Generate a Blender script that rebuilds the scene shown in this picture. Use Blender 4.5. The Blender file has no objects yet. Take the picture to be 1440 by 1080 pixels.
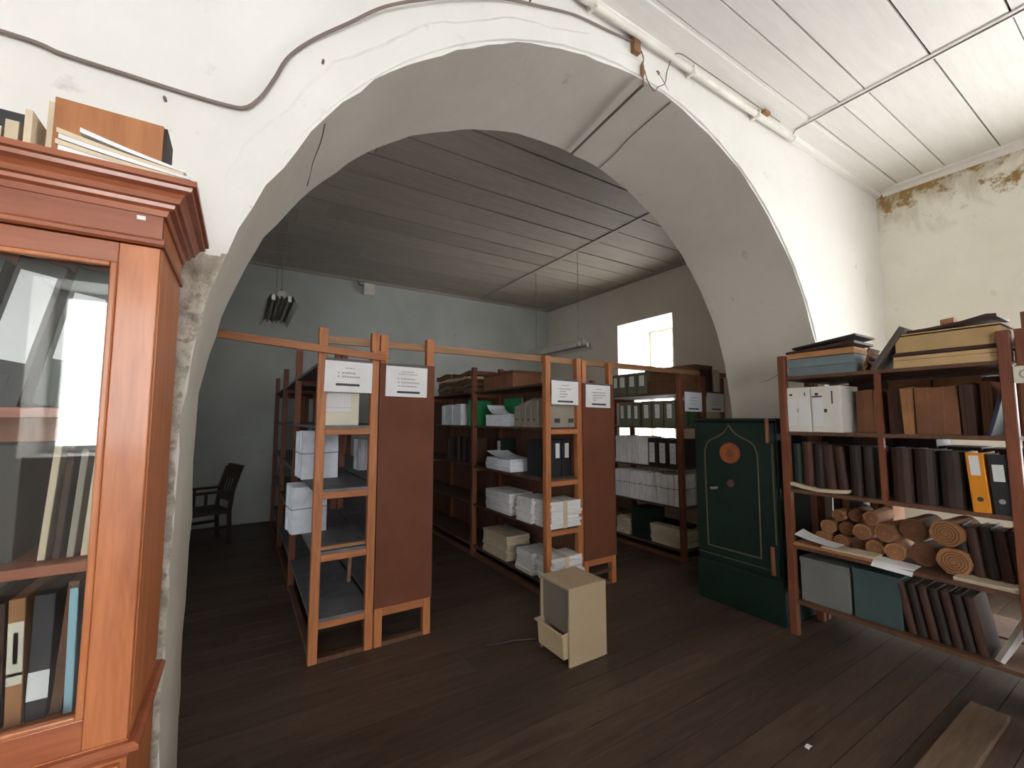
import bpy, bmesh, math, random
from mathutils import Vector, Matrix
R = math.radians
rnd = random.Random(7)
scene = bpy.context.scene
col = scene.collection

# ------------------------------------------------------------------ camera, sky, exposure
cam_d = bpy.data.cameras.new('camera'); cam = bpy.data.objects.new('camera', cam_d); col.objects.link(cam)
cam.location = (0, 0, 1.55)
cam_d.sensor_width = 36.0; cam_d.lens = 36.0 * 608.0 / 1440.0; cam_d.clip_start = 0.02
cam.rotation_euler = (R(90 + 4.70), 0, R(-31.92))
scene.camera = cam
scene.view_settings.view_transform = 'Standard'; scene.view_settings.look = 'None'
scene.view_settings.gamma = 1.0; scene.view_settings.use_curve_mapping = False
scene.view_settings.exposure = 0.98
scene.cycles.max_bounces = 10; scene.cycles.diffuse_bounces = 7; scene.cycles.transparent_max_bounces = 16
scene.cycles.sample_clamp_indirect = 8.0

world = bpy.data.worlds.new('sky'); scene.world = world; world.use_nodes = True
wn = world.node_tree; wn.nodes.clear()
wo = wn.nodes.new('ShaderNodeOutputWorld'); wb = wn.nodes.new('ShaderNodeBackground')
wb.inputs['Color'].default_value = (1.0, 0.99, 0.985, 1); wb.inputs['Strength'].default_value = 9.0
wn.links.new(wb.outputs[0], wo.inputs[0])

def portal(name, loc, rot, sx, sy):
    """a portal only guides sampling of the sky through a window opening; it gives no light of its own"""
    d = bpy.data.lights.new(name, 'AREA'); d.shape = 'RECTANGLE'; d.size = sx; d.size_y = sy
    d.cycles.is_portal = True
    o = bpy.data.objects.new(name, d); col.objects.link(o); o.location = loc; o.rotation_euler = rot
# window openings: (wall, a0, a1, z0, z1)
WIN_R_BACK = (4.42, 5.61, 1.15, 3.26)      # right wall, rear room
WIN_R_FRONT = (-1.6, 0.58, 0.35, 3.0)      # right wall, front room (outside the frame)
WIN_REAR = [(-1.72, 0.75, 1.2, 2.9)]   # wall behind the camera
WIN_L_BACK = (2.66, 3.45, 1.1, 2.35)          # left wall of the rear room, hidden behind the arch pier
XR, XL, YF, YR, HC = 5.77, -2.9, 7.72, -3.3, 4.0
portal('portal_back', (XR + .85, 5.0, 2.2), (0, R(90), 0), 2.4, 1.5)
portal('portal_left', (XL - .42, 3.05, 1.72), (0, R(-90), 0), 1.5, 1.0)
portal('portal_front', (XR + .66, -.51, 1.68), (0, R(90), 0), 2.8, 2.3)
for i, w in enumerate(WIN_REAR):
    portal('portal_rear', ((w[0] + w[1]) / 2, YR - .44, 2.1), (R(-90), 0, 0), w[1] - w[0] + .1, 2.0)

# ------------------------------------------------------------------ materials
MATS = {}
def nt(name):
    m = bpy.data.materials.new(name); m.use_nodes = True
    t = m.node_tree; b = t.nodes['Principled BSDF']
    return m, t, b
def S(c):
    """sRGB 0-255 to linear"""
    return tuple(((v / 255 / 12.92) if v / 255 <= .04045 else ((v / 255 + .055) / 1.055) ** 2.4) for v in c) + (1,)
def node(t, k, **kw):
    n = t.nodes.new(k)
    for a, v in kw.items(): setattr(n, a, v)
    return n
def coords(t, scale=(1, 1, 1), jitter=True):
    tc = node(t, 'ShaderNodeTexCoord'); mp = node(t, 'ShaderNodeMapping')
    mp.inputs['Scale'].default_value = scale
    t.links.new(tc.outputs['Object'], mp.inputs['Vector'])
    if jitter:
        oi = node(t, 'ShaderNodeObjectInfo'); ml = node(t, 'ShaderNodeMath', operation='MULTIPLY'); ml.inputs[1].default_value = 37.0
        t.links.new(oi.outputs['Random'], ml.inputs[0]); t.links.new(ml.outputs[0], mp.inputs['Location'])
    return mp.outputs['Vector']
def ramp(t, fac, stops):
    r = node(t, 'ShaderNodeValToRGB'); e = r.color_ramp.elements
    while len(e) < len(stops): e.new(.5)
    for k, (p, c) in enumerate(stops): e[k].position = p; e[k].color = c
    t.links.new(fac, r.inputs[0]); return r.outputs[0]
def noise(t, vec, scale, detail=5, rough=.55, dist=0):
    n = node(t, 'ShaderNodeTexNoise'); n.inputs['Scale'].default_value = scale; n.inputs['Detail'].default_value = detail
    n.inputs['Roughness'].default_value = rough; n.inputs['Distortion'].default_value = dist
    t.links.new(vec, n.inputs['Vector']); return n.outputs['Fac']
def bump(t, b, h, strength, dist=.01):
    n = node(t, 'ShaderNodeBump'); n.inputs['Strength'].default_value = strength; n.inputs['Distance'].default_value = dist
    t.links.new(h, n.inputs['Height']); t.links.new(n.outputs[0], b.inputs['Normal'])
def mix(t, fac, a, b_):
    n = node(t, 'ShaderNodeMix', data_type='RGBA')
    for s, v in ((n.inputs[0], fac), (n.inputs[6], a), (n.inputs[7], b_)):
        if isinstance(v, (tuple, float, int)): s.default_value = v
        else: t.links.new(v, s)
    return n.outputs[2]
def tint(t, colour, amount=.25):
    """each object a little lighter or darker than its neighbours"""
    oi = node(t, 'ShaderNodeObjectInfo'); mr = node(t, 'ShaderNodeMapRange')
    mr.inputs[3].default_value = 1 - amount; mr.inputs[4].default_value = 1 + amount
    t.links.new(oi.outputs['Random'], mr.inputs[0])
    h = node(t, 'ShaderNodeHueSaturation'); t.links.new(mr.outputs[0], h.inputs['Value']); t.links.new(colour, h.inputs['Color'])
    return h.outputs[0]
def wood(name, dark, light, stretch=(14, 14, 1.2), rough=.55, knots=True, var=.15, coat=0):
    m, t, b = nt(name); v = coords(t, stretch)
    n1 = noise(t, v, 2.2, 6, .6, .6); c = ramp(t, n1, [(.3, dark), (.7, light)])
    n2 = noise(t, v, 9, 3); c = mix(t, .22, c, ramp(t, n2, [(.35, dark), (.65, light)]))
    b.inputs['Roughness'].default_value = rough
    if coat: b.inputs['Coat Weight'].default_value = coat; b.inputs['Coat Roughness'].default_value = .12
    t.links.new(tint(t, c, var), b.inputs['Base Color']); bump(t, b, n1, .12, .003); MATS[name] = m; return m
def flat(name, c, rough=.6, var=.0, mottling=.12, scale=6, metal=0, bump_s=.05, spec=None):
    m, t, b = nt(name); v = coords(t)
    n = noise(t, v, scale, 5)
    d = tuple(x * (1 - mottling) for x in c[:3]) + (1,); l = tuple(min(1, x * (1 + mottling)) for x in c[:3]) + (1,)
    cc = ramp(t, n, [(.3, d), (.7, l)])
    t.links.new(tint(t, cc, var) if var else cc, b.inputs['Base Color'])
    b.inputs['Roughness'].default_value = rough; b.inputs['Metallic'].default_value = metal
    if spec is not None: b.inputs['Specular IOR Level'].default_value = spec
    if bump_s: bump(t, b, n, bump_s, .004)
    MATS[name] = m; return m
def plaster(name, base, dirty, stains=None, bump_s=.25, rough=.9):
    m, t, b = nt(name); v = coords(t, jitter=False)
    n = noise(t, v, .9, 8, .6); c = ramp(t, n, [(.35, dirty), (.6, base)])
    f = noise(t, v, 7, 8, .65); c = mix(t, ramp(t, f, [(.28, (1, 1, 1, 1)), (.36, (0, 0, 0, 1))]), c, tuple(x * .82 for x in dirty[:3]) + (1,))
    if stains: c = stains(t, v, c)
    t.links.new(c, b.inputs['Base Color']); b.inputs['Roughness'].default_value = rough
    b.inputs['Specular IOR Level'].default_value = .2
    g = noise(t, v, 22, 6, .6); big = noise(t, v, 3, 3)
    a = node(t, 'ShaderNodeMath', operation='ADD'); t.links.new(g, a.inputs[0]); t.links.new(big, a.inputs[1])
    bump(t, b, a.outputs[0], bump_s, .012); MATS[name] = m; return m
def stain_right(t, v, c):
    """damp and flaking paint under the ceiling of the right wall, in the corner by the arch"""
    sp = node(t, 'ShaderNodeSeparateXYZ'); t.links.new(v, sp.inputs[0])
    hz = node(t, 'ShaderNodeMapRange'); hz.inputs[1].default_value = 2.5; hz.inputs[2].default_value = 4.0; t.links.new(sp.outputs['Z'], hz.inputs[0])
    st = node(t, 'ShaderNodeMapping'); st.inputs['Scale'].default_value = (1, 1.5, .8); t.links.new(v, st.inputs['Vector'])
    n = noise(t, st.outputs[0], 2.3, 9, .70, .6)
    ml = node(t, 'ShaderNodeMath', operation='MULTIPLY'); t.links.new(hz.outputs[0], ml.inputs[0]); t.links.new(n, ml.inputs[1])
    k = ramp(t, ml.outputs[0], [(.34, (0, 0, 0, 1)), (.60, (.85, .85, .85, 1))])
    c = mix(t, k, c, S((158, 140, 104)))
    n2 = noise(t, v, 5.5, 9, .7); ml2 = node(t, 'ShaderNodeMath', operation='MULTIPLY'); t.links.new(hz.outputs[0], ml2.inputs[0]); t.links.new(n2, ml2.inputs[1])
    return mix(t, ramp(t, ml2.outputs[0], [(.45, (0, 0, 0, 1)), (.51, (1, 1, 1, 1))]), c, S((150, 122, 78)))
def scuffs(t, v, c):
    c = mix(t, ramp(t, noise(t, v, 3.1, 9, .72, .5), [(.27, (.55, .55, .55, 1)), (.36, (0, 0, 0, 1))]), c, (.46, .43, .39, 1))
    return mix(t, ramp(t, noise(t, v, 11, 5, .75), [(.24, (.8, .8, .8, 1)), (.30, (0, 0, 0, 1))]), c, (.32, .29, .26, 1))
W_FRONT = plaster('white_plaster', (.80, .79, .765, 1), (.74, .73, .70, 1), scuffs, bump_s=.18)
W_RIGHT = plaster('stained_plaster', (.82, .79, .70, 1), (.73, .70, .60, 1), stain_right, bump_s=.2)
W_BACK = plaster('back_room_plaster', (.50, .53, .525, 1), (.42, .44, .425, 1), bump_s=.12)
W_BACK_R = plaster('back_right_plaster', (.72, .68, .61, 1), (.64, .60, .53, 1), bump_s=.12)
def shaded_dirty_pits(t, v, c):  # dirty pits, with the shade of the relief put into the colour
    c = mix(t, ramp(t, noise(t, v, 14, 6, .7), [(.40, (1, 1, 1, 1)), (.56, (0, 0, 0, 1))]), c, (.36, .32, .27, 1))
    return mix(t, ramp(t, noise(t, v, 34, 4, .6), [(.36, (1, 1, 1, 1)), (.46, (0, 0, 0, 1))]), c, (.36, .31, .26, 1))
W_ROUGH = plaster('rough_plaster', (.62, .57, .50, 1), (.46, .41, .35, 1), shaded_dirty_pits, bump_s=.9)
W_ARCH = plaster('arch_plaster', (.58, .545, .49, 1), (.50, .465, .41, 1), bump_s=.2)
CEIL = wood('ceiling_white_paint', (.74, .715, .68, 1), (.82, .80, .77, 1), (1.0, 9, 9), .6, var=.05)
CEIL_B = wood('ceiling_back_paint', (.33, .29, .245, 1), (.42, .375, .32, 1), (1.0, 9, 9), .65, var=.08)
GAP = flat('ceiling_void', (.03, .026, .022, 1), .9)
FLOOR = wood('floor_wood', (.034, .019, .013, 1), (.092, .058, .040, 1), (1.2, 12, 12), .5, var=.22)
FVOID = flat('floor_void', (.012, .008, .006, 1), .95)
PINE = wood('pine', S((150, 88, 50)), S((198, 130, 82)), var=.1)
PINE_H = wood('pine_crossgrain', S((146, 84, 48)), S((194, 126, 80)), (1.2, 14, 14), var=.1)
PINE_B = wood('pine_weathered', S((120, 86, 60)), S((172, 128, 92)), (1.2, 14, 14), var=.1)
PINE_R = wood('red_pine', S((96, 50, 32)), S((132, 76, 50)), var=.1)
DARKP = wood('aged_wood', S((78, 52, 38)), S((112, 78, 58)), var=.12)
SHELF = flat('dusty_glossed_shelf', S((100, 99, 104)), .5, mottling=.3, scale=9)  # dusty grey, lightened and blued for the light glossing off the boards
SHELF_B = flat('brown_shelf', S((84, 62, 50)), .7, mottling=.25, scale=9)
PANEL = flat('brown_hardboard', S((108, 64, 46)), .65, mottling=.14, scale=3, spec=.25)
MAHOG = wood('mahogany', S((150, 82, 44)), S((200, 126, 80)), (10, 10, .9), .42, var=.06, coat=.2)
MAHOG_H = wood('mahogany_crossgrain', S((126, 64, 40)), S((170, 98, 64)), (.9, 10, 10), .38, var=.06, coat=.35)
PAPER = flat('white_paper', (.78, .78, .80, 1), .9, var=.06, mottling=.06)
PAPER_BLUELIT = flat('bluelit_paper', (.82, .86, .96, 1), .9, var=.05, mottling=.05)  # bluish cast of the cool window light, put into the paper's colour
def paper_edges(name, c, axis):
    m, t, b = nt(name); sc = [3, 3, 3]; sc['xyz'.index(axis)] = 150
    v = coords(t, tuple(sc)); n = noise(t, v, 1.6, 4, .6)
    d = tuple(x * .68 for x in c[:3]) + (1,)
    big = ramp(t, noise(t, coords(t, (6, 6, 6)), 1.5, 4), [(.3, tuple(x * .86 for x in c[:3]) + (1,)), (.6, c)])
    t.links.new(tint(t, mix(t, ramp(t, n, [(.36, (1, 1, 1, 1)), (.5, (0, 0, 0, 1))]), big, d), .06), b.inputs['Base Color'])
    b.inputs['Roughness'].default_value = .9; bump(t, b, n, .3, .003); MATS[name] = m; return m
EDGES = {}
PAPER_Y = flat('aged_paper', S((205, 190, 165)), .9, var=.1, mottling=.12)
CREAM = flat('cream_card', S((214, 208, 190)), .8, mottling=.05)
LABEL = flat('label_paper', (.74, .74, .75, 1), .8, mottling=.04)
INK = flat('ink', (.045, .045, .055, 1), .7)
GREYINK = flat('faint_ink', (.30, .30, .33, 1), .8)
BLACK = flat('black_card', (.022, .022, .026, 1), .5)
DKGREEN = flat('dark_green_card', S((24, 42, 34)), .5)
GREEN = flat('green_card', (.02, .23, .075, 1), .5)
OLIVE = flat('olive_card', S((104, 104, 84)), .7, var=.12)
GREYC = flat('grey_card', S((150, 142, 130)), .75, var=.08)
KRAFT = flat('kraft_paper', S((158, 112, 74)), .85, var=.15, mottling=.2)
KRAFT_D = flat('dark_kraft', S((112, 74, 50)), .85, var=.18, mottling=.22)
LEATHER = flat('brown_leather', S((68, 42, 32)), .7, var=.25, mottling=.25)
LEATHER_D = flat('dark_leather', S((44, 33, 30)), .7, var=.25, mottling=.25)
BLUEG = flat('blue_grey_card', S((108, 122, 126)), .8, mottling=.08)
LTBLUE = flat('light_blue_card', S((150, 190, 205)), .7)
NAVY = flat('navy_card', S((36, 44, 74)), .5)
ORANGE = flat('orange_card', (.72, .27, .012, 1), .45, mottling=.05)
TEAL = flat('teal_card', S((62, 82, 84)), .7)
SAFE_G = flat('safe_green', S((17, 36, 29)), .45, mottling=.2, bump_s=.03, spec=.35)
SAFE_L = flat('safe_line', S((92, 78, 60)), .5)
COPPER = flat('copper_brown', S((112, 66, 42)), .5)
MEDAL = flat('orange_medallion', S((146, 74, 34)), .5, mottling=.3, scale=30)
METAL = flat('grey_metal', (.5, .5, .5, 1), .35, metal=.8)
TIN = flat('lamp_tin', (.50, .48, .44, 1), .45)
TUBEW = flat('tube_glass', (.45, .44, .42, 1), .3)
BEIGE = flat('beige_laminate', S((168, 148, 122)), .55, mottling=.03)
BEIGE_D = flat('beige_grey_inside', S((112, 104, 94)), .6, mottling=.05)
BEIGE_P = flat('beige_plastic', S((182, 164, 134)), .4, mottling=.03)
CABLE = flat('grey_cable', S((122, 108, 100)), .6)
PVC = flat('white_pvc', (.74, .71, .66, 1), .5)
BAKELITE = flat('brown_bakelite', S((128, 92, 62)), .5, mottling=.3, scale=40)
CHAIRW = wood('dark_chair_wood', S((34, 24, 20)), S((58, 40, 32)), var=.1)
WINWHITE = flat('white_window_paint', (.8, .8, .78, 1), .5)
STRING = flat('string', S((96, 92, 92)), .9)
def glass_mat(name, tintc, refl):
    m, t, b = nt(name); t.nodes.remove(b); out = t.nodes['Material Output']
    tr = node(t, 'ShaderNodeBsdfTransparent'); tr.inputs[0].default_value = tintc
    gl = node(t, 'ShaderNodeBsdfGlossy'); gl.inputs['Roughness'].default_value = .02
    # Schlick reflectance, the same from both sides of the sheet
    ge = node(t, 'ShaderNodeNewGeometry'); dt = node(t, 'ShaderNodeVectorMath', operation='DOT_PRODUCT')
    t.links.new(ge.outputs['Normal'], dt.inputs[0]); t.links.new(ge.outputs['Incoming'], dt.inputs[1])
    ab = node(t, 'ShaderNodeMath', operation='ABSOLUTE'); t.links.new(dt.outputs['Value'], ab.inputs[0])
    om = node(t, 'ShaderNodeMath', operation='SUBTRACT'); om.inputs[0].default_value = 1; t.links.new(ab.outputs[0], om.inputs[1])
    pw = node(t, 'ShaderNodeMath', operation='POWER'); t.links.new(om.outputs[0], pw.inputs[0]); pw.inputs[1].default_value = 5
    f0 = 2 * ((refl - 1) / (refl + 1)) ** 2
    fr = node(t, 'ShaderNodeMapRange'); fr.inputs[3].default_value = f0; fr.inputs[4].default_value = 1; t.links.new(pw.outputs[0], fr.inputs[0])
    mx = node(t, 'ShaderNodeMixShader'); t.links.new(fr.outputs[0], mx.inputs[0]); t.links.new(tr.outputs[0], mx.inputs[1]); t.links.new(gl.outputs[0], mx.inputs[2])
    t.links.new(mx.outputs[0], out.inputs[0]); MATS[name] = m; return m
GLASS = glass_mat('cabinet_glass', (.92, .95, .95, 1), 1.6)
PANE = glass_mat('window_glass', (.96, .98, .98, 1), 1.45)

# ------------------------------------------------------------------ mesh helpers
class MB:
    def __init__(s): s.v = []; s.f = []; s.m = []; s.mats = []
    def mi(s, mat):
        if mat not in s.mats: s.mats.append(mat)
        return s.mats.index(mat)
    def add(s, vs, fs, mat):
        k = len(s.v); s.v += [tuple(p) for p in vs]; i = s.mi(mat)
        for f in fs: s.f.append(tuple(k + q for q in f)); s.m.append(i)
        return s
    def box(s, x0, x1, y0, y1, z0, z1, mat, M=None):
        vs = [Vector(p) for p in ((x0, y0, z0), (x1, y0, z0), (x1, y1, z0), (x0, y1, z0), (x0, y0, z1), (x1, y0, z1), (x1, y1, z1), (x0, y1, z1))]
        if M: vs = [M @ p for p in vs]
        return s.add(vs, [(3, 2, 1, 0), (4, 5, 6, 7), (0, 1, 5, 4), (1, 2, 6, 5), (2, 3, 7, 6), (3, 0, 4, 7)], mat)
    def loops(s, rings, mat, cap=True, closed=True):
        n = len(rings[0]); vs = [p for r in rings for p in r]; fs = []
        for i in range(len(rings) - 1):
            for j in range(n if closed else n - 1):
                a = i * n + j; b = i * n + (j + 1) % n
                fs.append((a, b, b + n, a + n))
        if cap: fs.append(tuple(range(n))[::-1]); fs.append(tuple(range((len(rings) - 1) * n, len(rings) * n)))
        return s.add(vs, fs, mat)
    def cyl(s, p, q, r, mat, n=14, r2=None):
        p = Vector(p); q = Vector(q); d = (q - p).normalized(); a = d.orthogonal().normalized(); b = d.cross(a)
        rings = [[c + a * (rr * math.cos(2 * math.pi * k / n)) + b * (rr * math.sin(2 * math.pi * k / n)) for k in range(n)] for c, rr in ((p, r), (q, r2 if r2 is not None else r))]
        return s.loops(rings, mat)
    def tube(s, pts, r, mat, n=8):
        pts = [Vector(p) for p in pts]; rings = []; up = None
        for i, p in enumerate(pts):
            d = (pts[min(i + 1, len(pts) - 1)] - pts[max(i - 1, 0)]).normalized()
            if up is None: up = d.orthogonal().normalized()
            a = (up - d * up.dot(d)).normalized(); up = a; b = d.cross(a)
            rings.append([p + a * (r * math.cos(2 * math.pi * k / n)) + b * (r * math.sin(2 * math.pi * k / n)) for k in range(n)])
        return s.loops(rings, mat)
    def prism(s, poly, axis, a, b, mat):
        """poly in the two other axes, extruded along axis from a to b"""
        def P(u, v, w): return {'x': (w, u, v), 'y': (u, w, v), 'z': (u, v, w)}[axis]
        return s.loops([[P(u, v, a) for u, v in poly], [P(u, v, b) for u, v in poly]], mat)
    def build(s, name, parent=None, loc=(0, 0, 0), bevel=0, smooth=False, rot=None):
        me = bpy.data.meshes.new(name); me.from_pydata(s.v, [], s.f)
        for m in s.mats: me.materials.append(m)
        me.polygons.foreach_set('material_index', s.m)
        bm = bmesh.new(); bm.from_mesh(me); bmesh.ops.recalc_face_normals(bm, faces=bm.faces); bm.to_mesh(me); bm.free()
        if smooth:
            me.polygons.foreach_set('use_smooth', [True] * len(me.polygons))
        me.update()
        o = bpy.data.objects.new(name, me); col.objects.link(o); o.location = loc
        if rot: o.rotation_euler = rot
        if parent: o.parent = parent
        if bevel:
            b = o.modifiers.new('bevel', 'BEVEL'); b.width = bevel; b.segments = 2; b.limit_method = 'ANGLE'; b.angle_limit = R(40)
        return o
def tag(o, label, cat, group=None):
    o['label'] = label; o['category'] = cat
    if group: o['group'] = group
    return o
def thing(name, label, cat, loc=(0, 0, 0), rz=0, group=None, rot=None):
    o = bpy.data.objects.new(name, None); o.empty_display_size = .1; col.objects.link(o); o.location = loc
    o.rotation_euler = rot if rot else (0, 0, rz)
    return tag(o, label, cat, group)
def struct(o): o['kind'] = 'structure'; return o
def B(name, x0, x1, y0, y1, z0, z1, mat, parent=None, bevel=0):
    return MB().box(x0, x1, y0, y1, z0, z1, mat).build(name, parent, bevel=bevel)
def smooth_path(pts, n=6):
    P = [Vector(p) for p in pts]; out = []
    for i in range(len(P) - 1):
        p0, p1, p2, p3 = P[max(i - 1, 0)], P[i], P[i + 1], P[min(i + 2, len(P) - 1)]
        for k in range(n):
            t = k / n
            out.append(.5 * ((2 * p1) + (p2 - p0) * t + (2 * p0 - 5 * p1 + 4 * p2 - p3) * t * t + (3 * p1 - p0 - 3 * p2 + p3) * t ** 3))
    return out + [P[-1]]

# ------------------------------------------------------------------ setting: floor and ceilings
fl = struct(B('floor', XL - .3, XR + .3, YR - .3, YF + .3, -.12, -.028, FVOID))
fy, k = YR, 0
while fy < YF:
    w = rnd.uniform(.135, .165); x = XL; cuts = sorted(rnd.uniform(XL + 1, XR - 1) for _ in range(1 if k % 2 else 2))
    for c in cuts + [XR]:
        dz = rnd.uniform(-.0016, .0016)
        B('floorboard', x + .0012, c - .0012, fy + .002, min(fy + w, YF) - .002, -.03, dz, FLOOR, fl)
        x = c
    fy += w; k += 1
cl = struct(B('ceiling', XL - .3, XR + .3, YR - .3, YF + .3, HC + .022, HC + .12, GAP))
def boards(ys, joints, mat, gap):
    for y0, y1 in zip(ys[:-1], ys[1:]):
        xs = [XL] + sorted(([joints[0] + rnd.uniform(-1.3, 1.3)] if rnd.random() < .7 else []) + list(joints[1:])) + [XR]
        for a, b in zip(xs[:-1], xs[1:]):
            B('ceiling_board', a + .002, b - .002, y0 + gap * rnd.uniform(.25, .75), y1 - gap * rnd.uniform(.25, .75), HC + rnd.uniform(-.003, .003), HC + .025, mat, cl)
ys = [1.75, 1.54, 1.34, 1.18]; y = 1.18
while y > YR: y -= .36; ys.append(max(y, YR))
boards(sorted(ys), [-.9, 3.85], CEIL, .010)
ys = [2.5, 2.76, 3.13]; y = 3.13
while y < YF: y += .392 + rnd.uniform(-.02, .02); ys.append(min(y, YF))
boards(ys, [1.52, 4.02], CEIL_B, .018)
# joint strips under the board ends
struct(B('trim_1', 3.825, 3.875, YR, 1.66, HC - .012, HC - .001, CEIL))
struct(B('trim_2', 3.995, 4.05, 2.5, YF, HC - .014, HC - .003, CEIL_B))

# ------------------------------------------------------------------ setting: the arch wall
Y0, Y1 = 1.75, 2.50
FC = (2.071, 1.45, 2.242); BC = (1.976, 1.484, 2.156)
def arch_path(c, n=72, wob=0, seed=1):
    cx_, cz, r = c; rr = random.Random(seed); pts = []
    zs = [-.03 + (cz + .03) * i / 12 for i in range(12)]
    ph = [rr.uniform(0, 6.28) for _ in range(4)]
    def wv(s): return wob * (math.sin(s * 7 + ph[0]) + .7 * math.sin(s * 17 + ph[1]) + .5 * math.sin(s * 41 + ph[2]) + .35 * rr.uniform(-1, 1))
    for z in zs: pts.append((cx_ - r - wv(z), z))
    for i in range(n + 1):
        a = math.pi - math.pi * i / n; q = r + wv(cz + a * 2); pts.append((cx_ + q * math.cos(a), cz + q * math.sin(a)))
    for z in reversed(zs): pts.append((cx_ + r + wv(z + 9), z))
    return pts
pf = arch_path(FC, wob=.006, seed=3); pb = arch_path(BC, wob=.004, seed=5)
def outer(p, c):
    """matching point on the wall's outline (left, top, right)"""
    x, z = p
    if z <= c[1] + 1e-6: return (XL if x < c[0] else XR, z)
    dx, dz = x - c[0], z - c[1]; t = 1e9
    if dx: t = min(t, ((XR if dx > 0 else XL) - c[0]) / dx)
    if dz > 1e-6: t = min(t, (HC + .02 - c[1]) / dz)
    return (c[0] + dx * t, c[1] + dz * t)
def face(p, c, y, m, flip):
    o = [outer(q, c) for q in p]
    cor = []
    vs = [(x, y, z) for x, z in p] + [(x, y, z) for x, z in o]; n = len(p); fs = []
    for i in range(n - 1):
        a, b = o[i], o[i + 1]
        on_side = lambda q: abs(q[0] - XL) < 1e-6 or abs(q[0] - XR) < 1e-6
        on_top = lambda q: abs(q[1] - HC - .02) < 1e-6
        if on_side(a) != on_side(b) and on_top(a) != on_top(b):
            vs.append((XL if min(a[0], b[0]) < 0 else XR, y, HC + .02)); fs.append((i, i + 1, n + i + 1, len(vs) - 1, n + i))
        else: fs.append((i, i + 1, n + i + 1, n + i))
    m.add(vs, fs, W_FRONT if not flip else W_BACK)
m = MB(); face(pf, FC, Y0, m, False); face(pb, BC, Y1, m, True)
NR = 10
rings = []
for i in range(NR + 1):
    t = i / NR
    rings.append([(a[0] * (1 - t) + b[0] * t, Y0 * (1 - t) + Y1 * t, a[1] * (1 - t) + b[1] * t) for a, b in zip(pf, pb)])
m.loops(rings, W_ARCH, cap=False, closed=False)
wall_arch = struct(m.build('wall_arch'))
for p in wall_arch.data.polygons:
    if p.material_index == wall_arch.data.materials.find('arch_plaster'): p.use_smooth = True
# raised plaster band round the arch's front edge
m = MB(); ra = []
for i in range(81):
    a = math.pi * .87 - math.pi * .82 * i / 80
    w = .115 + .012 * math.sin(i * .9) + rnd.uniform(-.006, .006)
    r0 = FC[2] + .012; r1 = r0 + w; t = (.013 + rnd.uniform(-.003, .003)) * max(.05, min(1, i / 22, (80 - i) / 10))
    P = lambda r, y: (FC[0] + r * math.cos(a), y, FC[1] + r * math.sin(a))
    ra.append([P(r0, Y0 + .002), P(r0 + .004, Y0 - t), P(r1 - .02, Y0 - t), P(r1, Y0 + .002)])
m.loops(ra, W_FRONT); m.build('arch_band', wall_arch)
# exposed rough plaster down the left jamb
from mathutils import noise as mnoise
m = MB(); NX, NZ, ZT = 22, 170, 2.25; vs = []; fs = []
for j in range(NZ + 1):
    z = ZT * j / NZ
    xr = (FC[0] - FC[2] + .004) if z < FC[1] else FC[0] - math.sqrt(max(0, (FC[2]) ** 2 - (z - FC[1]) ** 2)) + .004
    for i in range(NX + 1):
        u = i / NX; x = xr - .19 * (1 - u)
        fade = max(0, min(1, (ZT - z) / .3, u * 5))
        p = Vector((x, 0, z))
        d = .010 + .014 * mnoise.noise(p * 9) + .011 * mnoise.noise(p * 26) + .007 * mnoise.noise(p * 60)
        d = max(.0005, d) * fade
        if i == NX: x += .006 * mnoise.noise(p * 20) - .004; d *= .3
        vs.append((x, Y0 - d - .0005, z))
for j in range(NZ):
    for i in range(NX):
        a = j * (NX + 1) + i; u, z = (i + .5) / NX, vs[a][2]; q = mnoise.noise(Vector((vs[a][0] * 9, 3, z * 9)))
        if z < 2.08 + .16 * q and u > max(0, (z - 1.75) * 1.3) + .25 * q - .05: fs.append((a, a + 1, a + NX + 2, a + NX + 1))
m.add(vs, fs, W_ROUGH); m.build('rough_plaster', wall_arch, smooth=True)
# cracks in the plaster of the arch's underside
def crack(pts, r=.0022, mt=None):
    o = []
    for k, (x, y) in enumerate(pts):
        t = (y - Y0) / (Y1 - Y0); c = [FC[q] * (1 - t) + BC[q] * t for q in range(3)]
        z = c[1] + math.sqrt(max(0, c[2] ** 2 - (x - c[0]) ** 2)); o.append((x + rnd.uniform(-.004, .004), y, z - .0005))
    MB().tube(smooth_path(o, 3), r, mt or GREYINK, 5).build('crack', wall_arch)
CRACK_LINE = flat('crack_line', S((112, 104, 94)), .9)  # greyish brown tone of the crack lines
crack([(2.35, 1.76), (2.355, 1.95), (2.36, 2.15), (2.385, 2.3), (2.39, 2.49)], .003, CRACK_LINE)
crack([(.235, 1.80), (.24, 1.95), (.23, 2.1), (.235, 2.25), (.23, 2.36)], .0028, CRACK_LINE)
crack([(4.20, 1.78), (4.185, 1.95), (4.17, 2.15), (4.12, 2.4)], .0028, CRACK_LINE)
# mouldings where the arch wall meets the ceiling
struct(MB().prism([(1.748, HC), (1.56, HC), (1.565, HC - .012), (1.70, HC - .022), (1.715, HC - .05), (1.748, HC - .06)], 'x', XL, XR, CEIL).build('trim_3'))
struct(MB().prism([(XR - .001, HC), (XR - .09, HC), (XR - .085, HC - .02), (XR - .03, HC - .03), (XR - .001, HC - .06)], 'y', YR, 1.69, CEIL).build('trim_4'))
struct(MB().prism([(XR - .001, HC), (XR - .05, HC), (XR - .03, HC - .03), (XR - .001, HC - .04)], 'y', 2.5, YF, CEIL_B).build('trim_5'))
struct(MB().prism([(YF - .001, HC), (YF - .05, HC), (YF - .03, HC - .03), (YF - .001, HC - .04)], 'x', XL, XR - .05, CEIL_B).build('trim_6'))

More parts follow.
